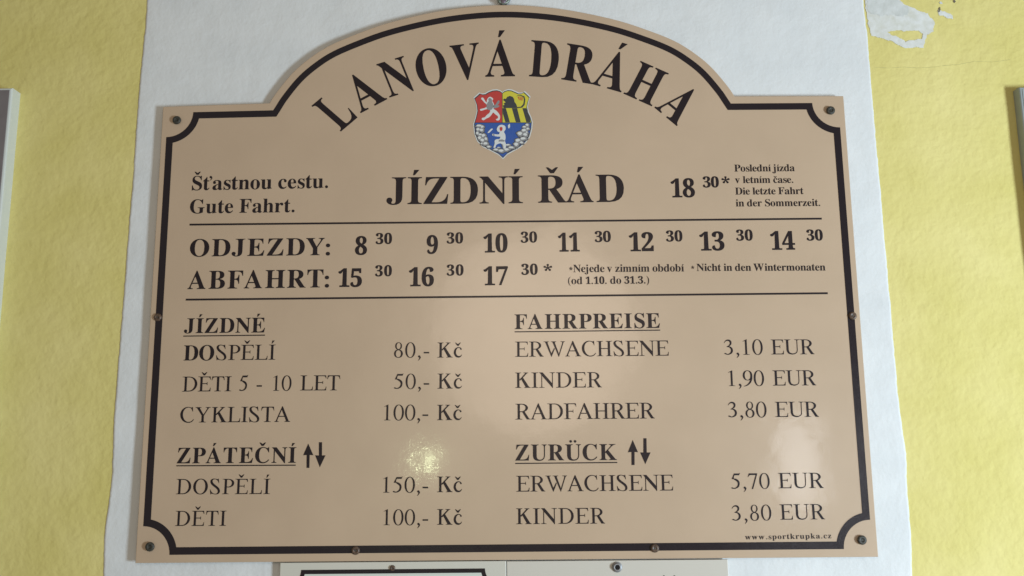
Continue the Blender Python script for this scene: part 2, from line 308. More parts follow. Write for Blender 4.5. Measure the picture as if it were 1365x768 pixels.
bS|556|91,-16 95,-5 99,4 103,11 109,15 116,17 126,18 147,14 187,1 236,-12 286,-15 316,-14 344,-11 370,-5 395,2 418,12 453,32 481,56 505,86 521,120 532,157 535,198 533,228 529,255 521,280 509,303 493,326 473,347 447,367 415,387 377,406 281,451 250,467 224,484 204,501 190,520 181,541 178,566 181,592 191,615 208,635 230,650 257,659 289,662 317,659 343,652 370,639 394,621 417,599 437,573 455,543 469,511 480,475 505,475 505,694 477,694 471,676 461,666 446,662 434,664 420,667 342,687 318,691 296,693 275,694 238,691 203,683 172,669 143,650 120,627 100,600 86,568 77,533 74,494 76,467 80,442 89,418 100,396 115,376 133,357 154,338 180,319 209,301 242,284 335,238 364,221 386,202 402,181 412,158 415,133 411,103 401,76 383,54 358,36 328,26 293,22 263,24 235,30 210,41 187,55 166,74 147,97 131,125 116,157 104,194 93,235 64,235 64,-16
bT|667|488,0 488,26 454,28 429,34 412,45 401,62 394,87 392,120 392,645 400,645 462,638 511,617 548,583 573,534 586,472 611,472 611,678 16,678 16,473 43,473 48,505 55,533 66,559 80,581 97,601 117,617 139,629 164,638 192,643 222,645 232,645 232,120 230,88 223,63 212,46 194,35 169,28 137,26 137,0
bU|722|419,-16 464,-8 504,5 537,24 566,48 588,78 606,116 619,160 626,212 629,270 629,563 631,590 636,612 645,628 658,639 679,648 706,653 706,678 489,678 489,653 523,649 548,641 565,631 576,615 582,592 584,563 584,237 577,164 556,106 521,66 472,41 409,33 365,38 329,52 303,77 290,96 281,118 274,145 270,175 269,208 269,564 270,586 272,604 275,618 281,629 290,637 302,643 316,647 335,651 358,653 358,678 22,678 22,653 52,649 75,642 91,631 101,615 107,593 109,564 109,231 111,183 119,140 131,102 148,70 170,43 197,20 231,3 271,-9 317,-17 369,-19
bV|722|342,-19 569,570 582,600 595,622 608,637 622,646 639,651 658,653 658,678 445,678 445,653 472,651 493,648 509,643 519,635 526,624 528,609 527,595 524,579 518,562 385,213 240,563 233,582 228,598 227,610 229,624 236,636 248,644 264,649 286,652 314,653 314,678 -21,678 -21,653 2,648 20,639 34,626 44,609 55,590 66,567 316,-19
bW|1000|283,-16 470,460 637,-16 664,-16 856,565 865,590 875,611 885,627 897,639 911,648 929,653 929,678 749,678 749,653 771,651 788,647 801,641 810,633 815,621 817,605 816,590 812,572 805,550 706,247 594,575 585,613 593,635 616,649 654,653 654,678 341,678 341,653 365,650 384,646 398,640 409,630 418,615 426,594 448,525 332,228 220,555 214,577 210,595 209,611 211,625 215,635 223,643 234,648 250,651 269,653 269,678 -23,678 -23,653 -4,651 11,645 23,636 31,623 40,606 48,585 254,-16
bY|722|488,0 488,26 457,29 433,36 417,47 407,64 401,88 399,120 399,303 570,583 583,603 596,619 609,632 622,642 637,648 654,652 654,678 439,678 439,652 444,652 486,647 511,632 519,607 516,589 509,569 496,545 370,336 244,583 237,597 233,610 232,620 234,629 239,637 248,644 260,648 274,651 291,652 308,652 308,678 -20,678 -20,652 1,648 21,639 36,626 52,605 69,576 239,266 239,120 237,88 231,64 221,47 205,36 182,29 151,26 151,0
bZ|667|606,0 631,244 606,244 594,204 580,169 563,139 543,112 520,91 494,74 465,60 432,51 396,45 356,43 228,43 605,660 605,678 85,678 66,471 91,471 106,512 122,547 140,575 160,596 184,613 211,626 241,634 278,638 319,640 411,640 30,16 30,0
ba|500|403,-13 427,-6 449,5 470,21 490,41 477,62 468,56 460,52 453,51 447,52 442,55 439,59 436,93 436,313 434,344 429,372 420,397 408,418 392,435 372,449 347,460 317,468 281,472 241,474 205,472 171,467 141,458 114,446 92,432 73,415 60,395 52,375 49,352 51,333 57,316 67,303 80,292 96,286 115,284 133,286 149,291 164,301 174,313 181,327 183,344 181,356 177,369 169,382 155,408 162,426 184,436 220,440 244,438 264,431 278,421 288,405 294,385 296,359 296,283 244,268 198,252 158,236 123,219 95,203 71,185 53,165 40,143 33,119 30,94 33,65 43,39 60,17 82,0 110,-10 142,-13 176,-10 209,-3 240,10 270,29 298,52 310,15 337,-8 379,-15;198,58 181,83 176,125 181,162 195,193 219,218 253,238 296,252 296,94 284,81 272,70 259,61 246,55 235,51 225,50
bb|556|79,-17 156,42 181,21 207,6 233,-6 259,-13 286,-15 311,-14 336,-10 359,-3 381,7 402,19 421,34 438,50 454,69 468,89 481,112 491,136 499,162 504,189 508,217 509,247 508,273 505,298 501,322 494,344 486,365 469,397 448,423 423,445 394,461 363,471 329,474 300,472 274,465 249,453 227,436 206,415 206,678 12,678 12,654 31,651 46,646 55,638 60,626 63,606 64,578 64,-17;235,30 213,57 206,102 206,360 211,376 219,390 231,402 245,410 259,415 274,417 304,412 327,398 344,374 352,354 357,331 362,304 364,273 365,238 364,196 362,158 358,125 352,97 345,73 328,44 304,27 272,21
bc|444|277,-11 319,2 357,23 392,52 424,90 404,107 372,79 339,63 304,57 265,63 232,82 204,114 191,138 180,167 173,200 168,238 167,279 170,338 181,383 198,416 221,435 252,442 275,438 289,425 294,404 293,389 292,373 299,335 319,312 352,304 369,306 384,311 397,321 406,333 411,348 413,365 409,395 395,421 373,444 342,461 305,472 260,475 235,474 210,470 187,463 164,454 143,442 122,428 104,412 87,394 73,374 60,353 49,329 40,305 34,279 30,252 29,223 30,196 33,171 39,146 46,123 56,101 76,68 100,39 129,16 161,-1 195,-12 232,-15
bd|556|239,-12 267,-3 292,11 314,32 332,58 332,-15 376,-4 418,5 457,11 493,15 526,16 526,41 506,45 492,52 484,61 479,73 476,90 475,112 475,678 262,678 262,654 285,652 303,648 316,641 325,630 330,616 332,597 332,417 313,438 292,453 269,465 244,472 217,474 183,471 151,460 121,443 94,419 72,389 54,354 45,330 38,304 33,277 30,249 29,219 30,193 33,168 37,144 44,121 52,99 69,66 90,38 116,16 144,-1 175,-12 208,-15;229,47 208,62 193,87 186,108 181,132 178,160 176,192 175,228 176,265 178,298 182,326 187,351 194,372 209,397 231,413 259,418 276,416 292,411 307,402 319,390 327,376 332,360 332,113 325,93 314,76 301,62 285,51 270,44 255,42
be|444|276,-10 319,5 358,29 393,64 424,108 402,128 383,105 363,86 342,73 320,66 297,63 253,70 219,92 195,129 180,181 174,247 421,247 421,258 419,297 413,332 403,364 389,392 371,417 349,438 324,453 297,465 267,472 234,474 197,471 162,460 130,443 101,420 76,391 56,358 46,336 39,312 33,287 30,261 29,234 30,204 33,176 38,150 46,125 55,102 74,68 98,39 126,16 157,-1 192,-12 229,-15;173,303 176,353 184,392 197,420 216,436 240,442 261,439 277,429 288,413 294,389 299,358 300,320 300,286 173,286
bh|556|268,0 268,24 251,26 238,31 230,39 224,49 221,64 220,83 220,350 245,380 272,398 302,404 320,402 333,395 341,384 346,368 349,348 350,323 350,83 345,50 331,31 308,24 301,24 301,0 541,0 541,24 524,26 511,31 502,39 496,49 493,64 492,83 492,315 487,372 471,417 445,449 409,468 362,474 329,471 298,462 270,446 244,425 220,397 220,678 28,678 28,655 46,652 59,647 68,639 74,628 77,613 78,594 78,83 77,64 73,49 67,38 58,31 44,26 27,24 27,0
bi|278|170,541 187,549 203,561 215,576 223,594 225,614 223,634 215,652 204,668 188,680 170,688 150,690 130,688 112,680 97,668 85,652 77,634 75,614 77,594 85,576 97,561 112,549 130,541 150,539;268,0 268,24 251,27 238,32 230,39 225,50 222,64 221,83 221,462 31,462 30,437 48,435 61,431 70,424 74,413 77,397 78,375 78,83 77,63 73,48 68,38 58,31 45,26 27,24 27,0
bj|333|178,543 196,551 212,563 224,579 232,596 234,616 232,636 224,654 212,670 196,682 178,690 158,692 138,690 121,682 105,670 93,654 85,636 83,616 85,596 93,578 105,562 120,551 138,543 158,541;86,-207 116,-202 144,-193 168,-181 189,-165 206,-145 220,-122 229,-95 235,-65 237,-32 237,462 33,462 33,438 55,436 72,431 83,424 90,412 94,395 95,372 95,-80 94,-107 91,-130 87,-149 79,-163 65,-171 46,-174 29,-172 19,-165 16,-153 28,-130 34,-119 38,-108 39,-98 37,-82 31,-69 22,-58 10,-50 -5,-45 -22,-43 -39,-45 -54,-50 -67,-60 -76,-72 -81,-87 -83,-104 -81,-123 -75,-140 -65,-157 -52,-172 -35,-185 -16,-195 5,-203 28,-207 53,-209
bk|556|268,0 268,24 251,27 238,32 230,39 224,50 221,64 220,83 220,200 242,219 345,73 351,63 355,55 356,47 352,34 341,27 323,24 314,24 314,0 560,0 560,24 543,27 528,36 515,51 331,311 409,387 442,413 477,430 514,437 514,462 306,462 306,437 311,437 340,434 357,427 363,414 360,400 352,385 338,369 220,251 220,678 31,678 30,654 49,652 62,647 70,640 74,629 77,613 78,592 78,83 77,64 73,49 68,39 58,31 44,27 26,24 26,0
bl|278|268,0 268,24 251,27 238,32 230,39 225,50 222,64 221,83 221,678 30,678 30,654 49,652 62,647 70,639 74,628 77,612 78,592 78,83 77,63 73,48 68,38 58,31 45,26 27,24 27,0
bm|833|264,0 264,24 247,27 235,32 227,40 222,50 219,65 218,83 218,350 241,380 267,398 297,404 315,402 328,395 336,384 341,368 344,348 345,323 345,83 344,65 341,50 335,39 326,31 314,26 297,24 297,0 530,0 530,24 513,26 501,31 493,39 487,50 484,65 483,83 483,353 507,381 534,398 562,404 580,402 593,395 601,384 606,368 609,348 610,323 610,83 609,65 606,50 600,39 591,31 579,26 562,24 562,0 798,0 798,24 781,26 768,31 760,39 754,49 751,64 750,83 750,315 745,372 730,417 704,449 668,468 622,474 588,471 557,460 528,443 501,420 477,389 465,420 447,443 422,460 391,471 353,474 323,471 294,461 267,445 242,423 218,394 218,462 28,462 28,438 46,436 59,431 68,423 74,411 77,396 78,377 78,83 77,64 73,49 67,38 58,31 44,26 27,24 27,0
bn|556|268,0 268,24 251,26 238,31 230,39 224,49 221,64 220,83 220,350 245,380 272,398 302,404 320,402 333,395 341,384 346,368 349,348 350,323 350,83 345,50 331,31 308,24 301,24 301,0 541,0 541,24 524,26 511,31 502,39 496,49 493,64 492,83 492,315 487,372 471,417 445,449 409,468 362,474 328,471 298,462 269,447 243,425 220,398 220,462 28,462 28,438 46,436 59,431 68,423 74,411 77,396 78,377 78,83 77,64 73,49 67,38 58,31 44,26 27,24 27,0
bo|500|293,-12 331,-1 366,16 396,39 422,68 444,102 454,125 462,149 467,174 471,201 472,229 471,257 467,285 462,310 454,334 444,357 422,391 396,420 365,443 330,460 292,471 250,474 208,471 170,460 135,443 103,419 77,390 56,356 46,333 38,309 32,283 29,257 28,229 29,202 32,176 38,151 46,127 56,105 77,70 103,41 135,17 155,5 177,-3 201,-10 225,-14 251,-15;226,22 206,35 191,58 186,74 181,95 178,122 174,230 175,279 177,320 180,355 185,382 191,403 205,426 225,440 251,445 275,440 295,426 309,403 315,383 321,355 324,320 326,278 327,229 324,121 321,95 316,74 311,58 296,35 276,22 251,17
bp|556|294,-207 294,-183 276,-182 261,-179 249,-175 239,-169 231,-159 226,-147 223,-131 221,-111 220,-86 220,48 239,25 260,8 284,-5 310,-12 338,-15 373,-11 404,-1 434,18 459,42 481,72 498,108 506,131 513,156 517,182 520,209 521,238 520,265 517,290 513,314 507,338 499,360 482,393 461,421 436,444 408,461 377,472 343,475 311,472 281,462 255,445 233,421 213,391 213,462 29,462 29,439 47,435 61,429 69,422 74,409 77,389 78,362 78,-95 75,-150 72,-160 67,-168 60,-175 51,-179 40,-183 26,-184 26,-207;262,49 238,69 220,102 220,350 242,386 267,407 296,414 324,409 345,394 359,369 365,348 370,324 373,296 375,265 376,230 375,194 373,162 369,134 363,109 356,88 340,62 319,47 291,42
br|444|294,0 294,24 269,26 249,31 237,38 228,48 224,63 222,83 222,286 224,315 230,339 241,360 254,375 267,384 281,387 292,385 301,380 308,372 331,344 340,337 353,332 369,331 386,333 401,339 414,349 423,362 429,378 431,396 429,418 422,437 410,453 394,464 373,472 347,474 325,471 302,463 279,449 256,429 235,405 217,375 217,462 31,462 30,437 48,435 61,431 69,425 74,414 77,397 78,375 78,83 77,63 73,48 68,38 58,31 45,26 27,24 27,0
bs|389|252,-13 277,-8 300,0 321,12 340,27 355,45 367,65 376,88 381,113 383,141 380,174 373,202 360,226 341,246 316,265 285,282 218,315 199,325 184,335 172,346 163,358 158,371 156,386 158,401 164,414 173,426 186,434 202,439 222,441 247,438 271,428 293,413 312,391 328,363 340,330 363,330 363,475 343,475 336,463 327,456 317,454 307,456 296,458 247,471 210,475 182,473 157,468 135,460 114,448 97,433 73,403 60,368 55,328 58,300 67,275 81,252 101,231 127,211 159,193 232,156 262,136 280,113 286,87 284,68 277,53 266,40 251,30 232,24 209,22 181,26 154,38 129,58 107,85 91,118 79,157 53,157 53,-13 76,-13 84,1 95,10 109,13 129,9 164,-5 197,-12 225,-15
bt|333|222,-10 256,4 285,26 310,58 331,98 307,111 291,83 272,66 250,60 238,62 229,67 223,76 218,88 216,103 215,122 215,415 309,415 309,462 215,462 215,631 192,631 176,606 156,579 131,550 114,530 95,511 75,490 53,468 30,446 30,415 72,415 72,106 75,69 84,39 98,16 119,-1 148,-11 184,-14
bu|556|224,-13 251,-6 277,5 301,20 322,38 340,60 340,-15 384,-3 426,7 465,14 502,18 536,19 536,44 517,46 503,51 493,58 487,68 483,84 482,104 482,462 282,462 282,438 303,436 319,430 329,422 335,409 339,392 340,369 340,98 318,73 292,58 263,53 248,55 235,60 225,69 217,80 213,94 211,110 211,462 17,462 17,438 36,436 50,430 59,421 64,407 67,390 68,369 68,144 69,114 73,88 78,64 87,43 97,26 121,3 153,-11 195,-15
bv|500|238,-15 387,362 396,383 405,401 414,415 424,426 437,434 454,439 454,462 303,462 303,438 334,434 353,423 359,405 351,376 275,182 194,399 192,411 196,426 210,435 232,438 244,438 244,462 -4,462 -4,437 12,435 24,428 33,419 57,369 212,-15
bw|722|208,-15 332,293 430,-15 453,-15 613,384 633,424 640,432 650,437 663,439 663,462 530,462 530,439 545,437 557,434 566,430 571,425 575,418 576,410 569,381 500,210 443,390 441,401 440,411 445,425 458,433 481,437 481,462 250,462 250,439 264,438 275,434 282,430 288,422 294,411 299,396 314,350 248,189 178,376 172,396 170,411 171,419 174,426 178,431 185,434 194,436 206,437 206,462 -16,462 -16,437 -6,434 2,430 9,424 25,394 182,-15
bz|444|399,0 411,160 387,160 372,120 353,88 332,65 305,49 270,40 227,37 187,37 409,433 409,462 47,462 39,322 65,322 76,357 90,385 108,405 129,418 157,425 191,428 250,428 19,21 19,0
b¨|0|-37,75 -45,104 -66,125 -95,133 -124,125 -145,104 -153,75 -145,46 -124,25 -95,17 -66,25 -45,46;153,75 145,104 124,125 95,133 66,125 45,104 37,75 45,46 66,25 95,17 124,25 145,46
b´|0|-60,0 -16,0 96,135 -31,135
bı|278|268,0 268,24 251,27 238,32 230,39 225,50 222,64 221,83 221,462 31,462 30,437 48,435 61,431 70,424 74,413 77,397 78,375 78,83 77,63 73,48 68,38 58,31 45,26 27,24 27,0
bˇ|0|-44,0 44,0 150,148 92,148 0,84 -92,148 -150,148
r(|333|286,694 270,682 248,666 222,647 194,625 167,601 145,576 126,550 111,522 97,493 85,465 75,437 67,410 61,383 56,357 54,332 53,307 53,283 53,259 54,234 55,209 57,183 60,155 66,127 73,100 83,71 94,43 107,14 122,-14 138,-41 156,-66 177,-89 202,-110 228,-129 251,-146 272,-159 286,-169 294,-161 283,-147 268,-128 251,-106 233,-81 217,-57 204,-34 194,-11 185,15 176,41 169,69 162,95 157,120 153,144 150,167 149,190 148,213 147,237 147,261 147,284 147,306 147,327 148,347 150,368 153,390 157,415 163,441 169,468 177,494 185,520 195,544 209,569 226,596 246,623 265,648 282,670 294,686
r)|333|39,686 51,670 68,648 87,623 107,596 124,569 138,544 148,520 156,494 164,468 170,441 176,415 180,390 183,368 185,347 186,327 186,306 186,284 186,261 186,237 185,213 184,190 183,167 180,144 176,120 171,95 164,69 157,41 148,15 139,-11 129,-34 116,-57 100,-81 82,-106 65,-128 50,-147 39,-161 47,-169 61,-159 82,-146 105,-129 131,-110 156,-89 177,-66 195,-41 211,-14 226,14 239,43 250,71 260,100 267,127 273,155 276,183 278,209 279,234 280,259 280,283 280,307 279,332 277,357 272,383 266,410 258,437 248,465 236,493 222,522 207,550 188,576 166,601 139,625 111,647 85,666 63,682 47,694
r*|500|276,490 280,550 316,680 298,712 250,724 202,712 184,680 220,550 224,490;258,515 202,537 90,611 54,604 27,562 24,513 49,486 184,480 242,465;229,505 190,459 85,375 81,339 112,301 158,282 192,297 239,424 271,475;229,475 261,424 308,297 342,282 388,301 419,339 415,375 310,459 271,505;258,465 316,480 451,486 476,513 473,562 446,604 410,611 298,537 242,515
r,|250|170,50 163,75 145,93 120,100 95,93 77,75 70,50 77,25 95,7 120,0 145,7 163,25;121,41 123,34 126,27 128,21 130,15 130,11 131,6 129,-2 127,-15 122,-29 117,-44 112,-58 106,-70 100,-81 93,-92 85,-102 78,-112 71,-120 66,-126 74,-134 80,-130 89,-125 100,-118 111,-110 123,-100 134,-90 144,-78 155,-65 165,-51 175,-36 183,-22 189,-6 192,11 190,26 187,39 183,49 180,55 179,59
r-|333|44,185 287,185 287,250 44,250
r.|250|175,55 168,80 150,98 125,105 100,98 82,80 75,55 82,30 100,12 125,5 150,12 168,30
r0|500|476,331 469,426 447,509 412,579 367,632 312,665 250,676 188,665 133,632 88,579 53,509 31,426 24,331 31,236 53,153 88,83 133,30 188,-3 250,-14 312,-3 367,30 412,83 447,153 469,236;387,243 374,167 352,103 323,55 289,24 250,14 211,24 177,55 148,103 126,167 113,243 108,331 113,419 126,495 148,559 177,607 211,638 250,648 289,638 323,607 352,559 374,495 387,419 392,331
r1|500|118,0 394,0 394,17 350,21 317,26 298,34 291,47 291,590 209,590 209,47 203,34 186,26 157,21 118,17;180,604 200,598 209,560 291,560 291,676 276,676 111,588 111,571
r3|500|51,511 57,520 64,531 73,544 84,558 94,570 105,579 117,587 131,594 145,600 160,604 173,607 186,609 198,608 210,607 223,604 235,600 245,596 252,591 259,586 266,579 272,571 278,563 282,555 285,548 287,540 289,530 289,519 289,507 287,495 285,485 282,474 276,462 268,450 259,437 249,424 238,413 225,403 208,392 190,382 172,373 157,365 146,359 154,341 165,344 182,348 201,354 223,360 243,368 262,377 279,387 296,398 311,410 326,423 340,438 351,455 359,473 365,493 369,513 371,533 369,553 365,572 358,591 347,609 335,624 321,638 305,649 288,659 269,665 250,669 231,671 212,670 193,668 174,663 157,657 140,648 125,637 110,626 97,613 85,601 74,587 64,571 56,555 49,540 43,527 39,519;160,341 172,339 190,338 210,335 230,332 249,327 262,321 272,314 282,304 291,294 299,283 306,272 311,261 316,252 320,241 324,231 326,221 328,211 328,201 327,189 325,176 322,161 318,147 313,135 308,124 301,113 292,101 280,88 267,76 253,66 240,57 228,51 216,46 203,43 191,41 178,40 167,41 158,43 149,48 140,55 131,62 121,70 110,75 99,79 90,81 82,82 74,82 67,82 59,81 51,78 44,74 40,69 37,65 36,62 36,60 48,40 51,40 55,40 57,40 59,38 60,37 61,35 63,34 67,32 72,31 78,29 84,27 90,25 98,22 107,19 119,14 132,10 147,6 163,3 178,2 193,2 209,3 225,5 242,8 260,13 277,19 297,27 317,36 336,47 355,60 372,76 386,95 396,115 405,136 411,157 414,178 416,199 415,219 412,239 407,259 399,277 390,293 379,309 366,322 351,335 334,346 316,355 298,363 278,369 256,371 233,371 211,369 190,367 172,364 160,363
r5|500|60,428 110,412 175,470 158,505 192,584 398,584 440,684 430,692 410,668 380,662 174,662;136,416 146,410 159,402 174,393 190,383 204,374 217,364 231,355 246,344 261,333 275,323 287,312 296,303 302,293 308,282 313,272 316,260 319,248 320,235 320,220 318,202 314,184 310,166 304,149 298,136 291,123 280,110 267,96 253,84 238,72 224,62 212,55 199,50 187,46 174,44 162,42 150,42 140,43 131,47 122,51 112,56 102,61 92,65 84,67 77,69 70,69 64,70 58,70 51,69 45,67 39,64 35,60 32,57 31,54 30,52 34,32 37,31 40,30 43,28 45,25 47,23 49,21 51,19 55,18 59,16 64,14 71,12 78,11 86,10 95,8 107,6 121,4 135,2 150,2 164,2 179,3 194,4 211,7 228,11 246,18 264,25 284,35 305,46 325,59 345,75 362,94 375,116 386,139 393,164 399,188 402,212 404,235 403,257 400,279 395,300 387,320 377,339 364,357 349,375 331,391 312,405 292,417 272,427 253,436 232,442 210,445 189,446 170,445 155,445 144,444
r7|500|24,510 40,500 85,560 140,588 370,588 172,-8 237,-8 449,646 449,662 79,662
r8|500|398,508 393,554 379,595 356,629 326,654 289,671 248,676 207,671 170,654 140,629 117,595 103,554 98,508 103,462 117,421 140,387 170,362 207,345 248,340 289,345 326,362 356,387 379,421 393,462;337,474 329,441 315,413 297,392 276,378 252,374 228,378 207,392 189,413 175,441 167,474 164,512 167,550 175,583 189,611 207,632 228,646 252,650 276,646 297,632 315,611 329,583 337,550 340,512;444,172 438,223 419,268 389,306 350,334 304,352 250,358 196,352 150,334 111,306 81,268 62,223 56,172 62,121 81,76 111,38 150,10 196,-8 250,-14 304,-8 350,10 389,38 419,76 438,121;354,125 344,88 327,57 304,34 277,19 246,14 215,19 188,34 165,57 148,88 138,125 134,168 138,211 148,248 165,279 188,302 215,317 246,322 277,317 304,302 327,279 344,248 354,211 358,168
r9|500|450,455 443,516 423,569 391,614 349,648 298,669 240,676 182,669 131,648 89,614 57,569 37,516 30,455 37,394 57,341 89,296 131,262 182,241 240,234 298,241 349,262 391,296 423,341 443,394;360,402 348,355 329,316 304,287 274,268 240,262 206,268 176,287 151,316 132,355 120,402 116,455 120,508 132,555 151,594 176,623 206,642 240,648 274,642 304,623 329,594 348,555 360,508 364,455;370,423 369,408 368,389 366,367 363,344 360,321 355,301 349,280 342,257 333,235 323,212 312,191 301,171 288,152 273,133 256,114 239,96 222,80 206,66 191,54 175,44 160,35 144,27 129,21 115,14 103,9 91,4 79,1 69,-2 60,-4 54,-6 56,-22 63,-21 72,-21 83,-21 96,-19 110,-17 125,-14 140,-11 157,-7 175,-1 194,5 214,14 234,24 255,37 276,52 298,69 320,87 340,107 359,129 376,152 391,177 404,202 416,228 426,254 435,279 441,306 445,334 447,361 448,384 449,404 450,417
r:|333|244,62 236,96 215,123 183,138 149,138 117,123 96,96 88,62 96,28 117,1 149,-14 183,-14 215,1 236,28;244,400 236,434 215,461 183,476 149,476 117,461 96,434 88,400 96,366 117,339 149,324 183,324 215,339 236,366
rA|722|318,560 330,500 505,85 516,45 500,22 450,19 450,0 706,0 706,19 640,40 620,85 362,674 333,674;350,674 333,674 120,160 80,60 58,28 15,19 15,0 213,0 213,19 165,22 140,40 145,85 180,180 322,530;170,220 480,220 465,258 185,258
rC|667|429,-13 460,-9 488,-2 514,9 539,21 561,36 582,56 601,78 619,102 636,130 613,146 581,103 546,70 506,46 460,32 411,27 376,29 344,36 312,48 283,64 255,86 229,111 207,140 187,172 171,209 157,249 149,280 144,311 141,342 140,371 142,400 146,428 152,455 159,480 168,504 180,527 193,548 207,568 223,585 240,600 260,613 279,625 301,634 323,640 345,644 369,645 413,641 452,629 485,609 513,580 534,545 551,503 555,489 559,474 579,474 564,670 544,670 538,657 530,649 518,646 489,652 457,660 427,668 399,673 374,676 350,677 309,675 270,667 234,656 199,638 164,617 144,601 125,583 108,564 91,543 77,520 63,496 53,472 43,446 37,420 32,393 29,366 28,338 30,310 34,282 41,255 51,223 64,192 79,164 96,137 115,112 137,88 161,67 185,49 212,33 240,18 268,7 299,-3 331,-10 363,-13 396,-14
rD|722|16,0 244,0 244,19 231,23 222,30 216,43 214,64 214,598 216,619 222,632 231,639 244,643 244,662 16,662 16,643 59,639 90,632 110,619 116,598 116,64 110,43 90,30 59,23 16,19;205,626 325,626 392,616 452,586 502,540 541,481 566,410 575,331 566,252 541,181 502,122 452,76 392,46 325,36 205,36 205,0 325,0 422,12 508,45 581,96 636,163 672,242 685,331 672,420 636,499 581,566 508,617 422,650 325,662 205,662
rE|611|12,0 240,0 240,19 227,23 218,30 212,43 210,64 210,598 212,619 218,632 227,639 240,643 240,662 12,662 12,643 54,639 85,632 104,619 110,598 110,64 104,43 85,30 54,23 12,19;200,626 440,626 479,622 508,611 528,591 542,562 552,522 572,522 560,662 200,662;200,0 572,0 584,165 564,165 554,113 540,76 520,52 491,40 452,36 200,36;200,327 400,327 416,275 430,275 430,415 416,415 400,363 200,363
rF|556|12,0 310,0 310,19 267,23 236,30 216,43 210,64 210,598 212,619 218,632 227,639 240,643 240,662 12,662 12,643 54,639 85,632 104,619 110,598 110,64 104,43 85,30 54,23 12,19;200,626 412,626 451,622 480,611 500,591 514,562 524,522 544,522 532,662 200,662;200,312 388,312 404,260 418,260 418,400 404,400 388,348 200,348
rH|722|19,0 303,0 303,19 266,23 240,30 224,43 218,64 218,598 224,619 240,632 266,639 303,643 303,662 19,662 19,643 61,639 91,632 110,619 116,598 116,64 110,43 91,30 61,23 19,19;417,0 701,0 701,19 659,23 629,30 610,43 604,64 604,598 610,619 629,632 659,639 701,643 701,662 417,662 417,643 454,639 480,632 496,619 502,598 502,64 496,43 480,30 454,23 417,19;210,313 510,313 510,351 210,351
rI|333|18,0 316,0 316,19 274,23 243,30 224,43 218,64 218,598 224,619 243,632 274,639 316,643 316,662 18,662 18,643 60,639 91,632 110,619 116,598 116,64 110,43 91,30 60,23 18,19
rK|722|34,0 304,0 304,19 270,23 246,30 231,43 226,64 226,598 231,619 246,632 270,639 304,643 304,662 34,662 34,643 73,639 101,632 118,619 124,598 124,64 118,43 101,30 73,23 34,19;220,318 262,318 520,590 560,630 610,643 610,662 395,662 395,643 440,640 470,620 440,585 220,352;462,82 482,45 470,22 420,19 420,0 708,0 708,19 640,45 600,105 385,440 300,372
rL|611|16,0 246,0 246,19 233,23 224,30 218,43 216,64 216,598 222,619 241,632 272,639 314,643 314,662 16,662 16,643 59,639 90,632 110,619 116,598 116,64 110,43 90,30 59,23 16,19;200,0 572,0 584,172 564,172 554,116 540,77 520,53 491,40 452,36 200,36
rN|722|12,643 55,636 90,580 100,565 592,-11 612,-11 600,170 172,662 12,662;14,0 248,0 248,19 205,23 174,30 154,43 148,64 148,600 112,600 112,64 106,43 87,30 56,23 14,19;574,-11 610,-11 610,598 616,619 635,632 665,639 707,643 707,662 470,662 470,643 515,639 547,632 567,619 574,598
rO|722|688,331 680,411 656,484 618,549 567,602 506,643 436,668 361,676 286,668 216,643 155,602 104,549 66,484 42,411 34,331 42,251 66,178 104,113 155,60 216,19 286,-6 361,-14 436,-6 506,19 567,60 618,113 656,178 680,251;569,257 554,191 529,133 497,85 457,49 412,27 361,20 310,27 265,49 225,85 193,133 168,191 153,257 148,331 153,405 168,471 193,529 225,577 265,613 310,635 361,642 412,635 457,613 497,577 529,529 554,471 569,405 574,331
rP|556|16,0 314,0 314,19 272,23 241,30 222,43 216,64 216,598 218,619 224,632 233,639 246,643 246,662 16,662 16,643 59,639 90,632 110,619 116,598 116,64 110,43 90,30 59,23 16,19;205,626 289,626 329,621 364,606 394,582 417,552 432,516 437,476 432,436 417,400 394,370 364,346 329,331 289,326 205,326 205,290 289,290 357,297 418,315 469,344 508,381 533,426 542,476 533,526 508,571 469,608 418,637 357,655 289,662 205,662
rR|667|18,0 314,0 314,19 272,23 241,30 222,43 216,64 216,598 218,619 224,632 233,639 246,643 246,662 18,662 18,643 60,639 91,632 110,619 116,598 116,64 110,43 91,30 60,23 18,19;205,626 293,626 336,621 374,607 407,585 431,557 447,524 453,486 447,448 431,415 407,387 374,365 336,351 293,346 205,346 205,310 293,310 364,316 428,334 481,361 522,397 549,439 558,486 549,533 522,575 481,611 428,638 364,656 293,662 205,662;500,0 655,0 655,19 600,50 572,90 410,338 300,325
rS|556|356,-11 394,-2 426,12 453,31 473,54 488,81 495,111 495,145 487,180 476,211 459,241 439,269 414,295 385,320 321,368 258,414 231,435 208,456 187,477 169,497 156,517 148,536 141,568 145,594 156,616 175,633 202,643 236,646 277,641 314,627 349,604 367,586 385,564 400,539 412,511 424,479 441,479 415,674 395,674 389,661 378,654 362,651 345,655 307,664 260,675 210,677 171,674 137,667 107,655 83,637 65,616 52,592 46,565 46,535 53,503 63,477 80,450 101,423 115,407 134,389 156,370 181,351 210,330 269,287 318,248 336,232 353,215 367,199 379,182 388,166 394,149 400,124 400,101 397,81 388,62 376,46 361,33 341,23 319,17 293,15 263,17 235,23 207,33 181,47 156,65 133,87 112,112 94,141 78,173 65,209 45,208 76,-11 95,-11 99,6 111,15 128,19 140,18 155,14 191,5 225,-4 256,-9 286,-12 314,-13
rT|611|156,0 456,0 456,19 413,23 382,30 362,43 356,64 356,662 256,662 256,64 250,43 230,30 199,23 156,19;20,492 42,492 53,543 69,581 94,606 130,620 182,624 430,624 482,620 518,606 543,581 559,543 570,492 592,492 572,662 40,662
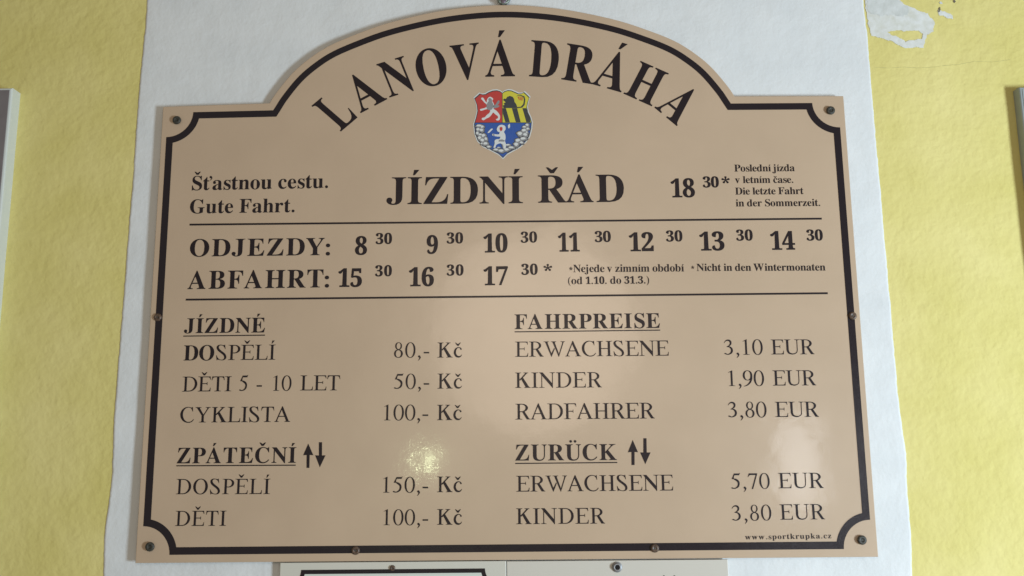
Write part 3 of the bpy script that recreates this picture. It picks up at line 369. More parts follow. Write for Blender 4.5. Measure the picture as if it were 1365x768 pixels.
rU|722|112,240 212,240 212,598 218,619 237,632 268,639 310,643 310,662 14,662 14,643 56,639 87,632 106,619 112,598;578,240 614,240 614,598 620,619 638,632 668,639 708,643 708,662 482,662 482,643 523,639 553,632 572,619 578,598;112,261 112,252 112,239 112,222 113,201 115,179 121,158 128,138 136,117 146,96 159,75 174,54 193,35 216,21 240,12 264,5 287,1 307,-2 323,-5 335,-8 346,-10 357,-11 366,-11 376,-10 387,-9 401,-7 417,-5 434,-1 452,3 470,8 488,16 504,24 521,33 537,44 553,56 567,70 580,85 589,101 597,119 602,137 606,155 609,172 612,187 614,202 615,218 615,232 614,245 614,255 614,262 578,262 578,254 578,244 579,232 579,219 578,206 576,193 574,178 571,162 567,146 563,131 557,117 550,105 541,95 529,85 516,75 502,66 487,59 472,52 458,48 443,46 427,44 412,43 397,43 383,43 372,43 365,42 360,42 356,43 349,45 337,49 322,55 304,61 285,69 268,78 255,87 247,95 241,104 235,117 229,133 224,150 219,167 215,182 213,195 212,209 212,223 212,238 212,252 212,263
rW|944|5,643 68,635 88,600 335,-11 352,-11 335,170 195,570 184,615 200,638 245,643 245,662 5,662;335,-11 352,-11 492,330 470,380 322,110;325,643 385,636 405,595 655,-11 672,-11 655,165 508,575 500,615 515,638 560,643 560,662 325,662;655,-11 672,-11 860,560 885,625 932,643 932,662 738,662 738,643 795,636 820,615 812,560 672,140 645,100
rY|722|206,0 514,0 514,19 469,23 437,30 417,43 410,64 410,300 310,300 310,64 303,43 283,30 251,23 206,19;22,643 85,632 120,585 310,300 310,260 410,260 410,290 392,335 235,590 222,622 235,638 290,643 290,662 22,662;360,300 410,290 570,555 615,625 690,643 690,662 468,662 468,643 525,638 545,615 528,565 385,335
rc|444|377,131 370,123 361,112 351,100 340,88 328,78 318,71 307,66 295,63 284,61 272,60 261,61 251,63 239,66 225,71 210,76 197,83 186,90 178,96 172,104 165,114 157,127 150,141 143,155 137,169 133,180 130,190 128,199 126,208 126,219 126,231 127,246 129,263 132,282 136,300 140,317 145,331 150,343 157,355 165,367 175,379 184,390 194,399 202,406 210,412 218,417 227,420 236,422 245,423 254,422 264,420 274,416 283,411 292,406 298,401 303,397 307,391 311,383 315,376 319,369 323,363 367,397 364,401 359,406 352,414 343,423 333,431 322,439 310,444 298,448 285,451 272,454 258,456 245,457 233,457 220,456 207,455 194,452 180,447 166,441 152,434 137,425 121,415 104,402 89,387 75,369 63,349 54,328 45,305 39,282 34,260 30,239 29,220 29,201 31,182 35,165 40,148 47,131 54,114 63,96 74,77 87,58 103,40 122,24 143,12 165,3 187,-3 209,-6 229,-8 249,-7 268,-4 286,2 302,9 317,18 330,28 342,39 354,52 365,68 374,84 382,98 388,111 393,119;383,368 382,376 379,383 375,389 369,395 361,399 353,401 345,402 337,401 329,399 321,395 315,389 311,383 308,376 307,368 308,360 311,353 315,347 321,341 329,337 337,335 345,334 353,335 361,337 369,341 375,347 379,353 382,360
r´|0|-50,0 -20,0 84,135 -16,135
rˇ|0|-32,0 32,0 130,145 94,145 0,80 -94,145 -130,145
"""
GL = {}
for _l in GLYPHS.strip().splitlines():
    _k, _w, _c = _l.split('|')
    GL[_k] = (int(_w), [[tuple(float(q) for q in v.split(',')) for v in p.split()] for p in _c.split(';')])
ACC = {'Á': 'A´', 'É': 'E´', 'Í': 'I´', 'Ř': 'Rˇ', 'Š': 'Sˇ', 'Ě': 'Eˇ', 'Č': 'Cˇ', 'č': 'cˇ', 'í': 'ı´', 'Ü': 'U¨', 'ť': "t'"}
def ink(cs):
    xs = [p[0] for c in cs for p in c]
    ys = [p[1] for c in cs for p in c]
    return min(xs), max(xs), min(ys), max(ys)
def glyph(w, ch):
    """contours, width, ink box of the bare letter"""
    if ch == ' ':
        return [], 250, None
    if ch in ACC:
        b, a = ACC[ch]
        bw, bc = GL[w + b]
        x0, x1, y0, y1 = ink(bc)
        _, ac = GL[w + a]
        if a == "'":
            return bc + [[(x + x1 - 30, y) for x, y in c] for c in ac], bw + 110, (x0, x1, y0, y1)
        up = y1 + 50 if y1 > 600 else 512
        mx = (x0 + x1) / 2 + (10 if a == '´' else 0) + (-25 if b == 'E' else 0)
        return bc + [[(x + mx, y + up) for x, y in c] for c in ac], bw, (x0, x1, y0, y1)
    bw, bc = GL[w + ch]
    return bc, bw, ink(bc)

def letter_run(name, w, text, p0, p1, cap, z, mat, parent, off, label=None, gap=None):
    """one line of lettering from ink point p0 to ink point p1 (photo readings of the two ends)"""
    a, b = at(*p0), at(*p1)
    up = at(p0[0], p0[1] - cap)
    em = (up - a).length / (0.676 if w == 'b' else 0.662)
    d = (b - a)
    W = d.length
    ex = d.normalized()
    ey = Vector((-ex.y, ex.x))
    G = [glyph(w, ch) for ch in text]
    x, pos = 0, []
    for g in G:
        pos.append(x)
        x += g[1]
    first, last = G[0][2][0], pos[-1] + G[-1][2][1]
    if text[-1] == 'ť':
        last += 40
    nat = (last - first) / 1000 * em
    nn = max(len(text) - 1, 1)
    tr = (W - nat) / nn
    sx = 1.0
    lo, hi = -0.02 * em, (0.04 if w == 'b' else 0.09) * em
    if len(text) == 1:
        sx, tr = W / nat, 0
    elif tr < lo:
        sx = (W - lo * nn) / nat
        tr = lo
    elif tr > hi:
        sx = min((W - hi * nn) / nat, 1.16)
        tr = (W - nat * sx) / nn
    cs = []
    for i, (g, px) in enumerate(zip(G, pos)):
        for c in g[0]:
            q = []
            for gx, gy in c:
                u = ((gx + px - first) / 1000 * em) * sx + tr * i
                v = gy / 1000 * em
                P = a + ex * u + ey * v
                q.append((P.x, P.y))
            cs.append(q)
    return flat(name, cs, z, mat, parent, off, label)
# ------------------------------------------------------------------ materials
yellow = new_mat("yellow_wall_paint", (0.66, 0.60, 0.25), 0.75, 0.25)
tint_noise(yellow, (0.675, 0.590, 0.200), (0.765, 0.672, 0.275), 9.0, 0.3, 0.7, 8)
bump_chain(yellow, [('noise', 22, 0.22, 0.006, 1), ('noise', 78, 0.50, 0.0030, 1.8), ('noise', 190, 0.30, 0.0010, 2), ('noise', 600, 0.3, 0.0004, 2)])
white = new_mat("white_wall_paint", (0.72, 0.745, 0.765), 0.7, 0.25)
tint_noise(white, (0.69, 0.71, 0.72), (0.76, 0.775, 0.78), 14.0, 0.3, 0.7, 9)
bump_chain(white, [('noise', 13, 0.22, 0.007, 1), ('noise', 60, 0.42, 0.0022, 2.5), ('noise', 230, 0.32, 0.0008, 3), ('noise', 700, 0.3, 0.0003, 2)])
plaster = new_mat("bare_grey_plaster", (0.5, 0.52, 0.5), 0.85, 0.2)
tint_noise(plaster, (0.58, 0.60, 0.58), (0.69, 0.71, 0.70), 60.0, 0.35, 0.65, 6)
bump_chain(plaster, [('noise', 120, 0.4, 0.002, 5)])
board_mat = new_mat("beige_board_laminate", (0.55, 0.388, 0.270), 0.3, 0.5)
tint_noise(board_mat, (0.520, 0.385, 0.268), (0.555, 0.412, 0.288), 12.0, 0.3, 0.7, 8)
bump_chain(board_mat, [('noise', 22, 0.12, 0.0025, 2), ('noise', 300, 0.08, 0.0004, 3)])
_b = board_mat.node_tree.nodes['Principled BSDF']
_b.inputs['Coat Weight'].default_value = 0.45
_b.inputs['Coat Roughness'].default_value = 0.085
black = new_mat("dark_brown_print", (0.017, 0.012, 0.016), 0.22, 0.5)
bump_chain(black, [('noise', 22, 0.12, 0.0025, 2), ('noise', 200, 0.12, 0.0005, 3)])
ink_mat = new_mat("black_lettering_film", (0.018, 0.012, 0.015), 0.35, 0.3)
cream = new_mat("cream_sign_plastic", (0.62, 0.60, 0.53), 0.3, 0.5)
bump_chain(cream, [('noise', 18, 0.15, 0.0025, 2)])
pale = new_mat("pale_sign_print", (0.66, 0.70, 0.64), 0.3, 0.5)
grey_sheet = new_mat("greyish_beige_sign_plastic", (0.62, 0.585, 0.52), 0.3, 0.5)
bump_chain(grey_sheet, [('noise', 18, 0.15, 0.0025, 2)])
screw_dark = new_mat("dark_green_screw_paint", (0.035, 0.036, 0.030), 0.5, 0.5)
tint_noise(screw_dark, (0.022, 0.024, 0.02), (0.06, 0.055, 0.043), 420.0)
bump_chain(screw_dark, [('noise', 700, 0.6, 0.0008, 3)])
screw_brown = new_mat("brown_screw_cap", (0.13, 0.08, 0.055), 0.4, 0.5)
tint_noise(screw_brown, (0.055, 0.032, 0.024), (0.14, 0.09, 0.06), 480.0)
recess = new_mat("dark_screw_recess", (0.012, 0.010, 0.010), 0.7, 0.2)
steel = new_mat("dull_steel", (0.34, 0.34, 0.35), 0.5, 0.5, 0.6)
rusty = new_mat("aged_green_metal", (0.20, 0.24, 0.20), 0.5, 0.5, 0.4)
tint_noise(rusty, (0.10, 0.11, 0.08), (0.34, 0.40, 0.36), 260.0)
alu = new_mat("pale_frame_metal", (0.62, 0.66, 0.64), 0.4, 0.5)
slate = new_mat("grey_brown_panel", (0.20, 0.18, 0.185), 0.45, 0.4)
tint_noise(slate, (0.185, 0.165, 0.17), (0.215, 0.195, 0.2), 40.0)
c_red = new_mat("crest_red", (0.50, 0.055, 0.05), 0.3)
c_yel = new_mat("crest_yellow", (0.62, 0.56, 0.06), 0.3)
c_blu = new_mat("crest_blue", (0.035, 0.10, 0.36), 0.3)
c_wht = new_mat("crest_white", (0.66, 0.68, 0.67), 0.3)
c_gry = new_mat("crest_grey", (0.26, 0.26, 0.27), 0.3)
c_dgr = new_mat("crest_dark_line", (0.05, 0.055, 0.06), 0.3)

filler = new_mat('pale_filler', (0.66, 0.67, 0.64), 0.8, 0.2)
tint_noise(filler, (0.62, 0.62, 0.55), (0.72, 0.73, 0.71), 90.0, 0.3, 0.6, 6)
bump_chain(filler, [('noise', 90, 0.4, 0.002, 3)])
chip = new_mat('deep_chip', (0.16, 0.14, 0.10), 0.9, 0.2)
# ------------------------------------------------------------------ wall
def swell(x, y):
    """gentle unevenness of the hand-laid plaster, metres"""
    return (0.0011 * noise.noise(Vector((x * 4.2, y * 3.4, 1.7))) + 0.0008 * noise.noise(Vector((x * 13, y * 11, 5.1)))
            + 0.0003 * noise.noise(Vector((x * 37, y * 33, 9.9))))

def grid(xs_of_row, ys, zoff, edge=None):
    V, F = [], []
    n = None
    for r, y in enumerate(ys):
        xs = xs_of_row(y)
        n = len(xs)
        for i, x in enumerate(xs):
            z = swell(x, y) + (zoff(i, n, x, y) if callable(zoff) else zoff)
            V.append((x, y, z))
    for r in range(len(ys) - 1):
        for i in range(n - 1):
            F.append((r * n + i, r * n + i + 1, (r + 1) * n + i + 1, (r + 1) * n + i))
    return V, F
Y0, Y1 = -1.5, 1.75
ys = [Y0 + (Y1 - Y0) * i / 260 for i in range(261)]
V, F = grid(lambda y: [-2.2 + 4.4 * i / 330 for i in range(331)], ys, 0.0)
wall = link("wall", mesh_of("wall", V, F, True), yellow)
wall['kind'] = 'structure'
wall['label'] = "lumpy yellow painted plaster wall behind the signs"

EDGE_L = [(-1.5, -.512), (-.40, -.519), (-.0155, -.521), (.0329, -.5234), (.075, -.520), (.1121, -.5179), (.1728, -.5198), (.2419, -.5197), (.35, -.5178), (.45, -.517), (.5275, -.5156),
          (.5743, -.5157), (.6686, -.5147), (.6888, -.5142), (.7252, -.5127), (.7792, -.5122), (1.75, -.509)]
EDGE_R = [(-1.5, .514), (-.3, .520), (-.0238, .5209), (.024, .5233), (.0725, .5232), (.1288, .5254), (.1863, .5221), (.2304, .5217), (.35, .5214), (.4731, .5212), (.5489, .5204),
          (.6158, .5203), (.661, .5204), (.7111, .5208), (.7611, .5193), (1.75, .515)]
def interp(tab, y):
    for (a, u), (b, v) in zip(tab, tab[1:]):
        if y <= b:
            t = (y - a) / (b - a)
            return u + (v - u) * t
    return tab[-1][1]
def edge_x(tab, y, seed):
    return interp(tab, y) + 0.0006 * noise.noise(Vector((y * 45, seed, 0))) + 0.0007 * noise.noise(Vector((y * 160, seed, 3)))
def band_row(y):
    a, b = edge_x(EDGE_L, y, 2.2), edge_x(EDGE_R, y, 9.3)
    xs = [a, a + 0.0012, a + 0.004]
    xs += [a + 0.004 + (b - a - 0.008) * i / 84 for i in range(1, 84)]
    return xs + [b - 0.004, b - 0.0012, b]
def band_z(i, n, x, y):
    k = min(i, n - 1 - i)
    base = 0.0008
    ridge = 0.0004 * (0.5 + noise.noise(Vector((y * 22, x * 3, 4))))
    return [-0.002, base - 0.0002 + ridge * .6, base + ridge * .4][k] if k < 3 else base
ysb = [Y0 + (Y1 - Y0) * i / 900 for i in range(901)]
V, F = grid(band_row, ysb, band_z)
band = link("white_painted_band", mesh_of("white_painted_band", V, F, True), white, wall)
band['label'] = "broad white painted upright band in the middle of the yellow wall"

def inside(P, x, y):
    c = False
    for i in range(len(P)):
        (x0, y0), (x1, y1) = P[i - 1], P[i]
        if (y0 > y) != (y1 > y) and x < (x1 - x0) * (y - y0) / (y1 - y0) + x0:
            c = not c
    return c
def patch(name, pts, hole, z, mat, parent, label, jit=0.0016, cell=0.0009):
    """flaked or filled spot following the uneven wall, with a ragged edge"""
    A = [tuple(at(900 + x / 2.931, y / 2.931, 0.0)) for x, y in pts]
    B = [tuple(at(900 + x / 2.931, y / 2.931, 0.0)) for x, y in hole] if hole else None
    x0, x1 = min(p[0] for p in A) - .003, max(p[0] for p in A) + .003
    y0, y1 = min(p[1] for p in A) - .003, max(p[1] for p in A) + .003
    V, F, ids = [], [], {}
    def vid(i, j):
        if (i, j) not in ids:
            x, y = x0 + i * cell, y0 + j * cell
            x += cell * .35 * noise.noise(Vector((x * 900, y * 900, 0)))
            y += cell * .35 * noise.noise(Vector((x * 900, y * 900, 9)))
            ids[(i, j)] = len(V)
            V.append((x, y, swell(x, y) + z))
        return ids[(i, j)]
    for i in range(int((x1 - x0) / cell)):
        for j in range(int((y1 - y0) / cell)):
            x, y = x0 + (i + .5) * cell, y0 + (j + .5) * cell
            u = x + jit * noise.fractal(Vector((x * 160, y * 160, 2)), 1.0, 2.0, 3)
            v = y + jit * noise.fractal(Vector((x * 160, y * 160, 7)), 1.0, 2.0, 3)
            if inside(A, u, v) and not (B and inside(B, u, v)):
                F.append((vid(i, j), vid(i + 1, j), vid(i + 1, j + 1), vid(i, j + 1)))
    o = link(name, mesh_of(name, V, F, True), mat, parent)
    if label:
        o['label'] = label
    return o
patch("bare_patch", [(738, -30), (748, 60), (758, 100), (766, 138), (808, 150), (850, 162), (875, 180), (905, 190), (940, 184), (968, 188), (978, 160), (984, 138), (1008, 125),
      (1014, 84), (996, 68), (985, 52), (945, 40), (905, 22), (880, 5), (862, -30)],
      [(830, 126), (865, 118), (900, 121), (950, 120), (966, 132), (962, 152), (930, 156), (898, 163), (880, 150), (850, 140)], 0.0006, filler, wall,
      "white filler patch where the yellow paint has flaked off beside the white band")
patch("bare_patch", [(745, -20), (752, 50), (800, 62), (850, 58), (890, 66), (915, 50), (905, 30), (880, 10), (850, -20)], None, 0.0009, plaster, wall,
      "grey bare plaster showing at the top of the flaked patch", 0.003)
patch("bare_patch", [(1028, 38), (1050, 45), (1085, 60), (1082, 76), (1055, 66), (1030, 60)], None, 0.0006, filler, wall, "small white chip right of the flaked patch")
patch("bare_patch", [(1029, 32), (1035, 28), (1037, 36), (1033, 50), (1028, 48)], None, 0.0007, chip, wall, "small dark hole beside the flaked patch", 0.001)
patch("bare_patch", [(1084, 2), (1092, 0), (1096, 8), (1088, 12)], None, 0.0007, chip, wall, None, 0.0006)
for cx, cy in ((213, 2), (1037, 12), (860, 40), (745, 8)):
    patch("bare_patch", [(cx - 5, cy - 3), (cx + 4, cy - 5), (cx + 7, cy + 3), (cx - 2, cy + 6)], None, 0.0007, plaster, wall, None, 0.0006)
# hairline crack running right from the band
crk = [(778, 262), (830, 266), (890, 262), (950, 266), (1010, 263), (1060, 256), (1110, 252), (1170, 240), (1240, 243), (1320, 232)]
crack_mat = new_mat("crack_paint", (0.56, 0.51, 0.21), 0.8)
CK = [at(900 + x / 2.931, y / 2.931, 0.0) for x, y in crk]
Vc, Fc = [], []
for (a, c) in zip(CK, CK[1:]):
    for k in range(8):
        q = a + (c - a) * (k / 8)
        dy = 0.0007 * noise.noise(Vector((q.x * 300, 3, 3)))
        w = 0.00028 * (1 + noise.noise(Vector((q.x * 90, 8, 3))))
        for s in (-w, w):
            Vc.append((q.x, q.y + dy + s, swell(q.x, q.y) + 0.0004))
Fc = [(2 * i, 2 * i + 2, 2 * i + 3, 2 * i + 1) for i in range(len(Vc) // 2 - 1)]
o = link("wall_crack", mesh_of("wall_crack", Vc, Fc), crack_mat, wall)
o['label'] = "fine faint hairline crack in the yellow paint"

# ------------------------------------------------------------------ the timetable board
PZ0, PZ1 = 0.0075, BOARD_Z
OX, OY = 0.0, 0.0
board = empty("timetable_board", (0, 0, 0))
tag(board, "large beige cable car timetable and fare board with arched top and dark border", "sign")
ARCH = [(-.319, .6095), (-.3068, .6302), (-.2865, .6572), (-.2655, .6768), (-.2400, .6945), (-.2050, .7105), (-.1600, .7270), (-.1010, .7415), (-.05, .7492), (0, .7520)]
ARCH = ARCH + [(-x, y) for x, y in ARCH[:-1][::-1]]
def densify(P, n=6):
    r = []
    m = len(P)
    for i in range(m - 1):
        a, b, c, d = P[max(i - 1, 0)], P[i], P[i + 1], P[min(i + 2, m - 1)]
        for j in range(n):
            t = j / n
            r.append(tuple(.5 * (2 * b[k] + (c[k] - a[k]) * t + (2 * a[k] - 5 * b[k] + 4 * c[k] - d[k]) * t * t
                                 + (3 * b[k] - a[k] - 3 * c[k] + d[k]) * t ** 3) for k in (0, 1)))
    r.append(P[-1])
    return r
def arch_offset(d, ycut):
    """arch pushed outwards by d, trimmed at height ycut"""
    P = [(-.345, .566)] + ARCH + [(.345, .566)]
    D = densify(P)
    r = []
    for i, p in enumerate(D):
        a, b = D[max(i - 1, 0)], D[min(i + 1, len(D) - 1)]
        e = Vector((b[0] - a[0], b[1] - a[1])).normalized()
        r.append((p[0] - e.y * d, p[1] + e.x * d))
    out = []
    for a, b in zip(r, r[1:]):
        ina, inb = a[1] > ycut, b[1] > ycut
        if ina != inb:
            t = (ycut - a[1]) / (b[1] - a[1])
            out.append((a[0] + (b[0] - a[0]) * t, ycut))
        if inb:
            out.append(b)
    return out
HB = 0.6183
outline = [(-.4750, 0.0), (.4745, 0.0), (.4755, HB)] + arch_offset(0.0105, HB + 0.002)[::-1] + [(-.4745, HB - 0.001)]
panel = slab("panel", outline, PZ0, PZ1, board_mat, board, (0, 0, 0), 0.0008)

def border(x0, x1, y0, y1, r, d, arch=None, seg=12):
    """closed line inset by d from a rectangle whose corners are cut by concave quarter rounds"""
    R = r + d
    q = math.sqrt(R * R - d * d)
    P = []
    def arc(cx, cy, a0, a1):
        return [(cx + R * math.cos(a0 + (a1 - a0) * i / seg), cy + R * math.sin(a0 + (a1 - a0) * i / seg)) for i in range(seg + 1)]
    da = math.asin(d / R)
    pi = math.pi
    P += arc(x0, y0, pi / 2 - da, da)
    P += arc(x1, y0, pi - da, pi / 2 + da)
    P += arc(x1, y1, -pi / 2 - da, -pi + da)
    if arch:
        P += arch
    P += arc(x0, y1, -da, -pi / 2 + da)
    return P
LW = 0.0094
Z1 = PZ1 + 0.0003
oa = arch_offset(0, .6095)[::-1]
ia = arch_offset(-LW + 0.0006, .6095 - LW)[::-1]
bo = border(-.4672, .4675, .0100, .6085, .036, 0, oa)
bi = border(-.4672, .4675, .0100, .6085, .036, LW, ia)
flat("border_stripe", [bo, bi[::-1]], Z1, black, board)

# rules and underlines
def rule(name, a, b, w, z=Z1, mat=None, parent=None, off=(0, 0)):
    p, q = at(*a), at(*b)
    e = (q - p).normalized()
    n = Vector((-e.y, e.x)) * w / 2
    return flat(name, [[tuple(p - n), tuple(q - n), tuple(q + n), tuple(p + n)]], z, mat or ink_mat, parent or board, off)
rule("divider_line", (252.8, 299.6), (1095.4, 291.6), 0.0026)
rule("divider_line", (247.8, 399.6), (1103.4, 391.0), 0.0026)
for a, b in (((244.6, 448.2), (353.3, 446.9)), ((235.2, 621.0), (394.3, 620.2)), ((686, 442.5), (880, 440.2)), ((686.8, 617.9), (822.8, 616.6))):
    rule("underline", a, b, 0.0014)

# arched title, letter by letter along the curve
title = []
S1, S2 = (380, 3.84), (680, 3.84)
for ch, s, O, X, TL in (
        ('L', S1, (286, 674), (377, 597), (135, 543)),
        ('A', S1, (388, 580), (524, 508), (279, 419)),
        ('N', S1, (537, 504), (677, 460), (467, 330)),
        ('O', S1, (692, 457), (844.6, 424.5), (651, 265)),
        ('V', S1, (858, 419), (1008, 402), (842, 235)),
        ('Á', S1, (1025, 394), (1177, 391), (1026, 205)),
        ('D', S2, (95, 391), (242, 401), (110, 206)),
        ('R', S2, (262, 407), (420, 432), (293, 222)),
        ('Á', S2, (415, 430), (568, 474), (485, 245)),
        ('H', S2, (580, 480), (725, 545), (668, 312)),
        ('A', S2, (738, 551), (853, 646), (883, 412))):
    o_, x_, t_ = [at(s[0] + p[0] / s[1], p[1] / s[1]) for p in (O, X, TL)]
    cs, wd, bx = glyph('b', ch)
    for c in cs:
        q = []
        for gx, gy in c:
            u = (gx - bx[0]) / (bx[1] - bx[0])
            v = (gy - bx[2]) / (bx[3] - bx[2])
            if v > 1:
                v = 1 + (v - 1) * 0.95
            P = o_ + (x_ - o_) * u + (t_ - o_) * v
            q.append((P.x, P.y))
        title.append(q)
flat("title_lettering", title, Z1, ink_mat, board, label="arched title LANOVÁ DRÁHA in tall bold capitals")

RUNS = [
    ("greeting_lettering", 'b', [("Šťastnou cestu.", (255.8, 253.8), (437.3, 250.6), 18.6), ("Gute Fahrt.", (253, 284.7), (392.7, 282.9), 18.3)]),
    ("heading_lettering", 'b', [("JÍZDNÍ", (515.1, 272.6), (697.1, 271.0), 35.8), ("ŘÁD", (717.4, 270.5), (832.2, 269.2), 36.4)]),
    ("departures_lettering", 'b', [("ODJEZDY", (252.8, 342.2), (432.3, 340.2), 22.8), (":", (434.2, 340.4), (440.0, 340.3), 22), ("ABFAHRT", (249.8, 385.6), (430.8, 383.2), 23.8), (":", (432.9, 383.2), (438.8, 383.0), 22)]),
    ("note_lettering", 'b', [("Poslední jízda", (979, 228.9), (1059.5, 228.3), 9.2), ("v letním čase.", (979.9, 244.3), (1057.6, 243.9), 9.2),
                             ("Die letzte Fahrt", (980.2, 259.6), (1071.3, 258.9), 9.3), ("in der Sommerzeit.", (981, 275.4), (1093.4, 274.7), 9.3)]),
    ("note_lettering", 'b', [("Nejede v zimním období", (764.2, 363.0), (911.9, 362.0), 9.9), ("(od 1.10. do 31.3.)", (757.3, 379.0), (865.4, 378.0), 9.9),
                             ("Nicht in den Wintermonaten", (928.8, 361.4), (1100.5, 360.8), 9.6)]),
    ("fare_heading_lettering", 'b', [("JÍZDNÉ", (245.3, 444.3), (353.1, 443.3), 19.6)]),
    ("fare_heading_lettering", 'b', [("ZPÁTEČNÍ", (235.7, 617.8), (394.6, 617.0), 20.6)]),
    ("fare_heading_lettering", 'b', [("FAHRPREISE", (685.9, 438.9), (879.9, 437.3), 19.6)]),
    ("fare_heading_lettering", 'b', [("ZURÜCK", (687, 614.1), (822.5, 613.3), 21.2)]),
    ("fare_lettering", 'b', [("DO", (244.6, 480.7), (285.2, 480.4), 20.0)]),
    ("fare_lettering", 'r', [("SPĚLÍ", (288, 480.1), (367, 479.6), 20.0), ("80,-", (525.2, 476.8), (572.1, 476.8), 20), ("Kč", (583.1, 476.8), (615.9, 476.6), 20)]),
    ("fare_lettering", 'r', [("DĚTI", (242.7, 522.1), (308.3, 521.6), 19.8), ("5", (318.9, 521.4), (330.1, 521.3), 20.6), ("-", (341.9, 521.2), (348.9, 521.2), 20), ("10", (364, 521), (388.3, 520.9), 20),
                             ("LET", (400, 520.6), (453.2, 520.4), 20), ("50,-", (525.2, 518.6), (572.1, 518.5), 20), ("Kč", (583.1, 518.2), (615.9, 518), 20)]),
    ("fare_lettering", 'r', [("CYKLISTA", (239.9, 563.4), (386.9, 562.4), 20.3), ("100,-", (511.8, 560.4), (570.7, 560.4), 20.6), ("Kč", (582.4, 560.2), (615.5, 560), 20.4)]),
    ("fare_lettering", 'r', [("DOSPĚLÍ", (234.5, 658.9), (359.9, 658.6), 20.2), ("150,-", (510.6, 656.8), (570.7, 656.8), 20.8), ("Kč", (582.6, 656.2), (615.9, 656), 20.8)]),
    ("fare_lettering", 'r', [("DĚTI", (233.4, 701.2), (301.3, 701.0), 20.0), ("100,-", (511.2, 700.1), (570.7, 700.1), 20.8), ("Kč", (582.6, 699.6), (615.9, 699.5), 20.8)]),
    ("fare_lettering", 'r', [("ERWACHSENE", (686.6, 475.8), (891.6, 474.2), 20.2), ("3,10", (965.6, 473.2), (1017.2, 472.9), 20.2), ("EUR", (1028.2, 472.6), (1085.8, 472.3), 19.8)]),
    ("fare_lettering", 'r', [("KINDER", (686.6, 517.2), (802.3, 516.5), 20.4), ("1,90", (971.5, 514.7), (1019, 514.5), 20.4), ("EUR", (1030.5, 514.1), (1088.1, 513.8), 20.2)]),
    ("fare_lettering", 'r', [("RADFAHRER", (687, 559.4), (872.9, 557.9), 21), ("3,80", (970.8, 556.6), (1022.3, 556.4), 20.6), ("EUR", (1033.6, 556), (1091.7, 555.7), 20.2)]),
    ("fare_lettering", 'r', [("ERWACHSENE", (688.2, 655.5), (897.5, 653.9), 21), ("5,70", (974.9, 651.9), (1026.5, 651.5), 20.6), ("EUR", (1037.9, 651), (1098, 650.6), 20.4)]),
    ("fare_lettering", 'r', [("KINDER", (688.2, 698.8), (806.6, 698.0), 21), ("3,80", (976.2, 694.4), (1028.8, 693.6), 20.6), ("EUR", (1040, 692.9), (1099.8, 692.3), 20.4)]),
    ("web_address_lettering", 'b', [("www.sportkrupka.cz", (993.3, 719.4), (1108.2, 717.6), 6.9)]),
]
LBL = {"greeting_lettering": "greeting", "heading_lettering": "large bold heading", "departures_lettering": "bold row titles", "note_lettering": "small note",
       "fare_heading_lettering": "underlined bold heading", "fare_lettering": "fare line", "web_address_lettering": "tiny web address"}
def join_run(name, w, items):
    Vs, Fs = [], []
    cs_all = None
    objs = []
    for text, p0, p1, cap in items:
        objs.append(letter_run(name, w, text, p0, p1, cap, Z1, ink_mat, board, (0, 0)))
    V, F = [], []
    for o in objs:
        n = len(V)
        V += [tuple(v.co) for v in o.data.vertices]
        F += [tuple(i + n for i in p.vertices) for p in o.data.polygons]
    me = bpy.data.meshes.new(name)
    me.from_pydata(V, [], F)
    for o in objs:
        m = o.data
        bpy.data.objects.remove(o)
        bpy.data.meshes.remove(m)
    o = link(name, me, ink_mat, board)
    return o
LBL["price_lettering"] = "price"
for nm, w, items in RUNS:
    if nm == "fare_lettering":
        parts, cur = [], []
        for it in items:
            kind = "price_lettering" if ("," in it[0] or it[0] in ("Kč", "EUR")) else "fare_lettering"
            if cur and (cur[0] != kind or (kind == "price_lettering" and "," in it[0])):
                parts.append(cur)
                cur = []
            if not cur:
                cur = [kind, []]
            cur[1].append(it)
        parts.append(cur)
    elif nm == "heading_lettering":
        parts = [[nm, items]]
    elif nm == "departures_lettering":
        parts = [[nm, items[0:2]], [nm, items[2:4]]]
    else:
        parts = [[nm, [it]] for it in items]
    for k, its in parts:
        o = join_run(k, w, its)
        o['label'] = LBL[k] + " " + " ".join(t[0] for t in its).replace(" :", ":")

# departure times: hour with raised minutes, one piece of lettering per departure
HOURS = [("8", (473.1, 339.8), (489.2, 339.7), 24.6, (500.8, 325.6), (522.6, 325.2)),
         ("9", (568.6, 338.4), (583.7, 338.3), 24.6, (595.5, 324.8), (617.4, 324.5)),
         ("10", (644.6, 336.8), (676.8, 336.2), 25, (694.2, 323.7), (716.1, 323.3)),
         ("11", (744.2, 335.6), (773, 335.2), 25, (793, 322.9), (814.5, 322.5)),
         ("12", (838.8, 335.1), (871.7, 334.8), 25, (888.2, 322.2), (910, 321.8)),
         ("13", (933, 334.2), (966.1, 333.8), 25, (981.7, 321.0), (1003.7, 320.7)),
         ("14", (1027.6, 333.2), (1060.3, 332.9), 24.8, (1075.5, 320.9), (1097.2, 320.6)),
         ("15", (450.6, 382.6), (482.3, 382.4), 24.6, (500.1, 368.6), (522.4, 368.2)),
         ("16", (545, 381.8), (578.4, 381.4), 25.2, (595.5, 367.6), (618, 367.2)),
         ("17", (644.6, 380.4), (677.3, 380), 25, (695, 366.5), (716.9, 366.2)),
         ("18", (894.7, 263.3), (926.7, 262.9), 25, (937.1, 250.1), (958.5, 249.9))]
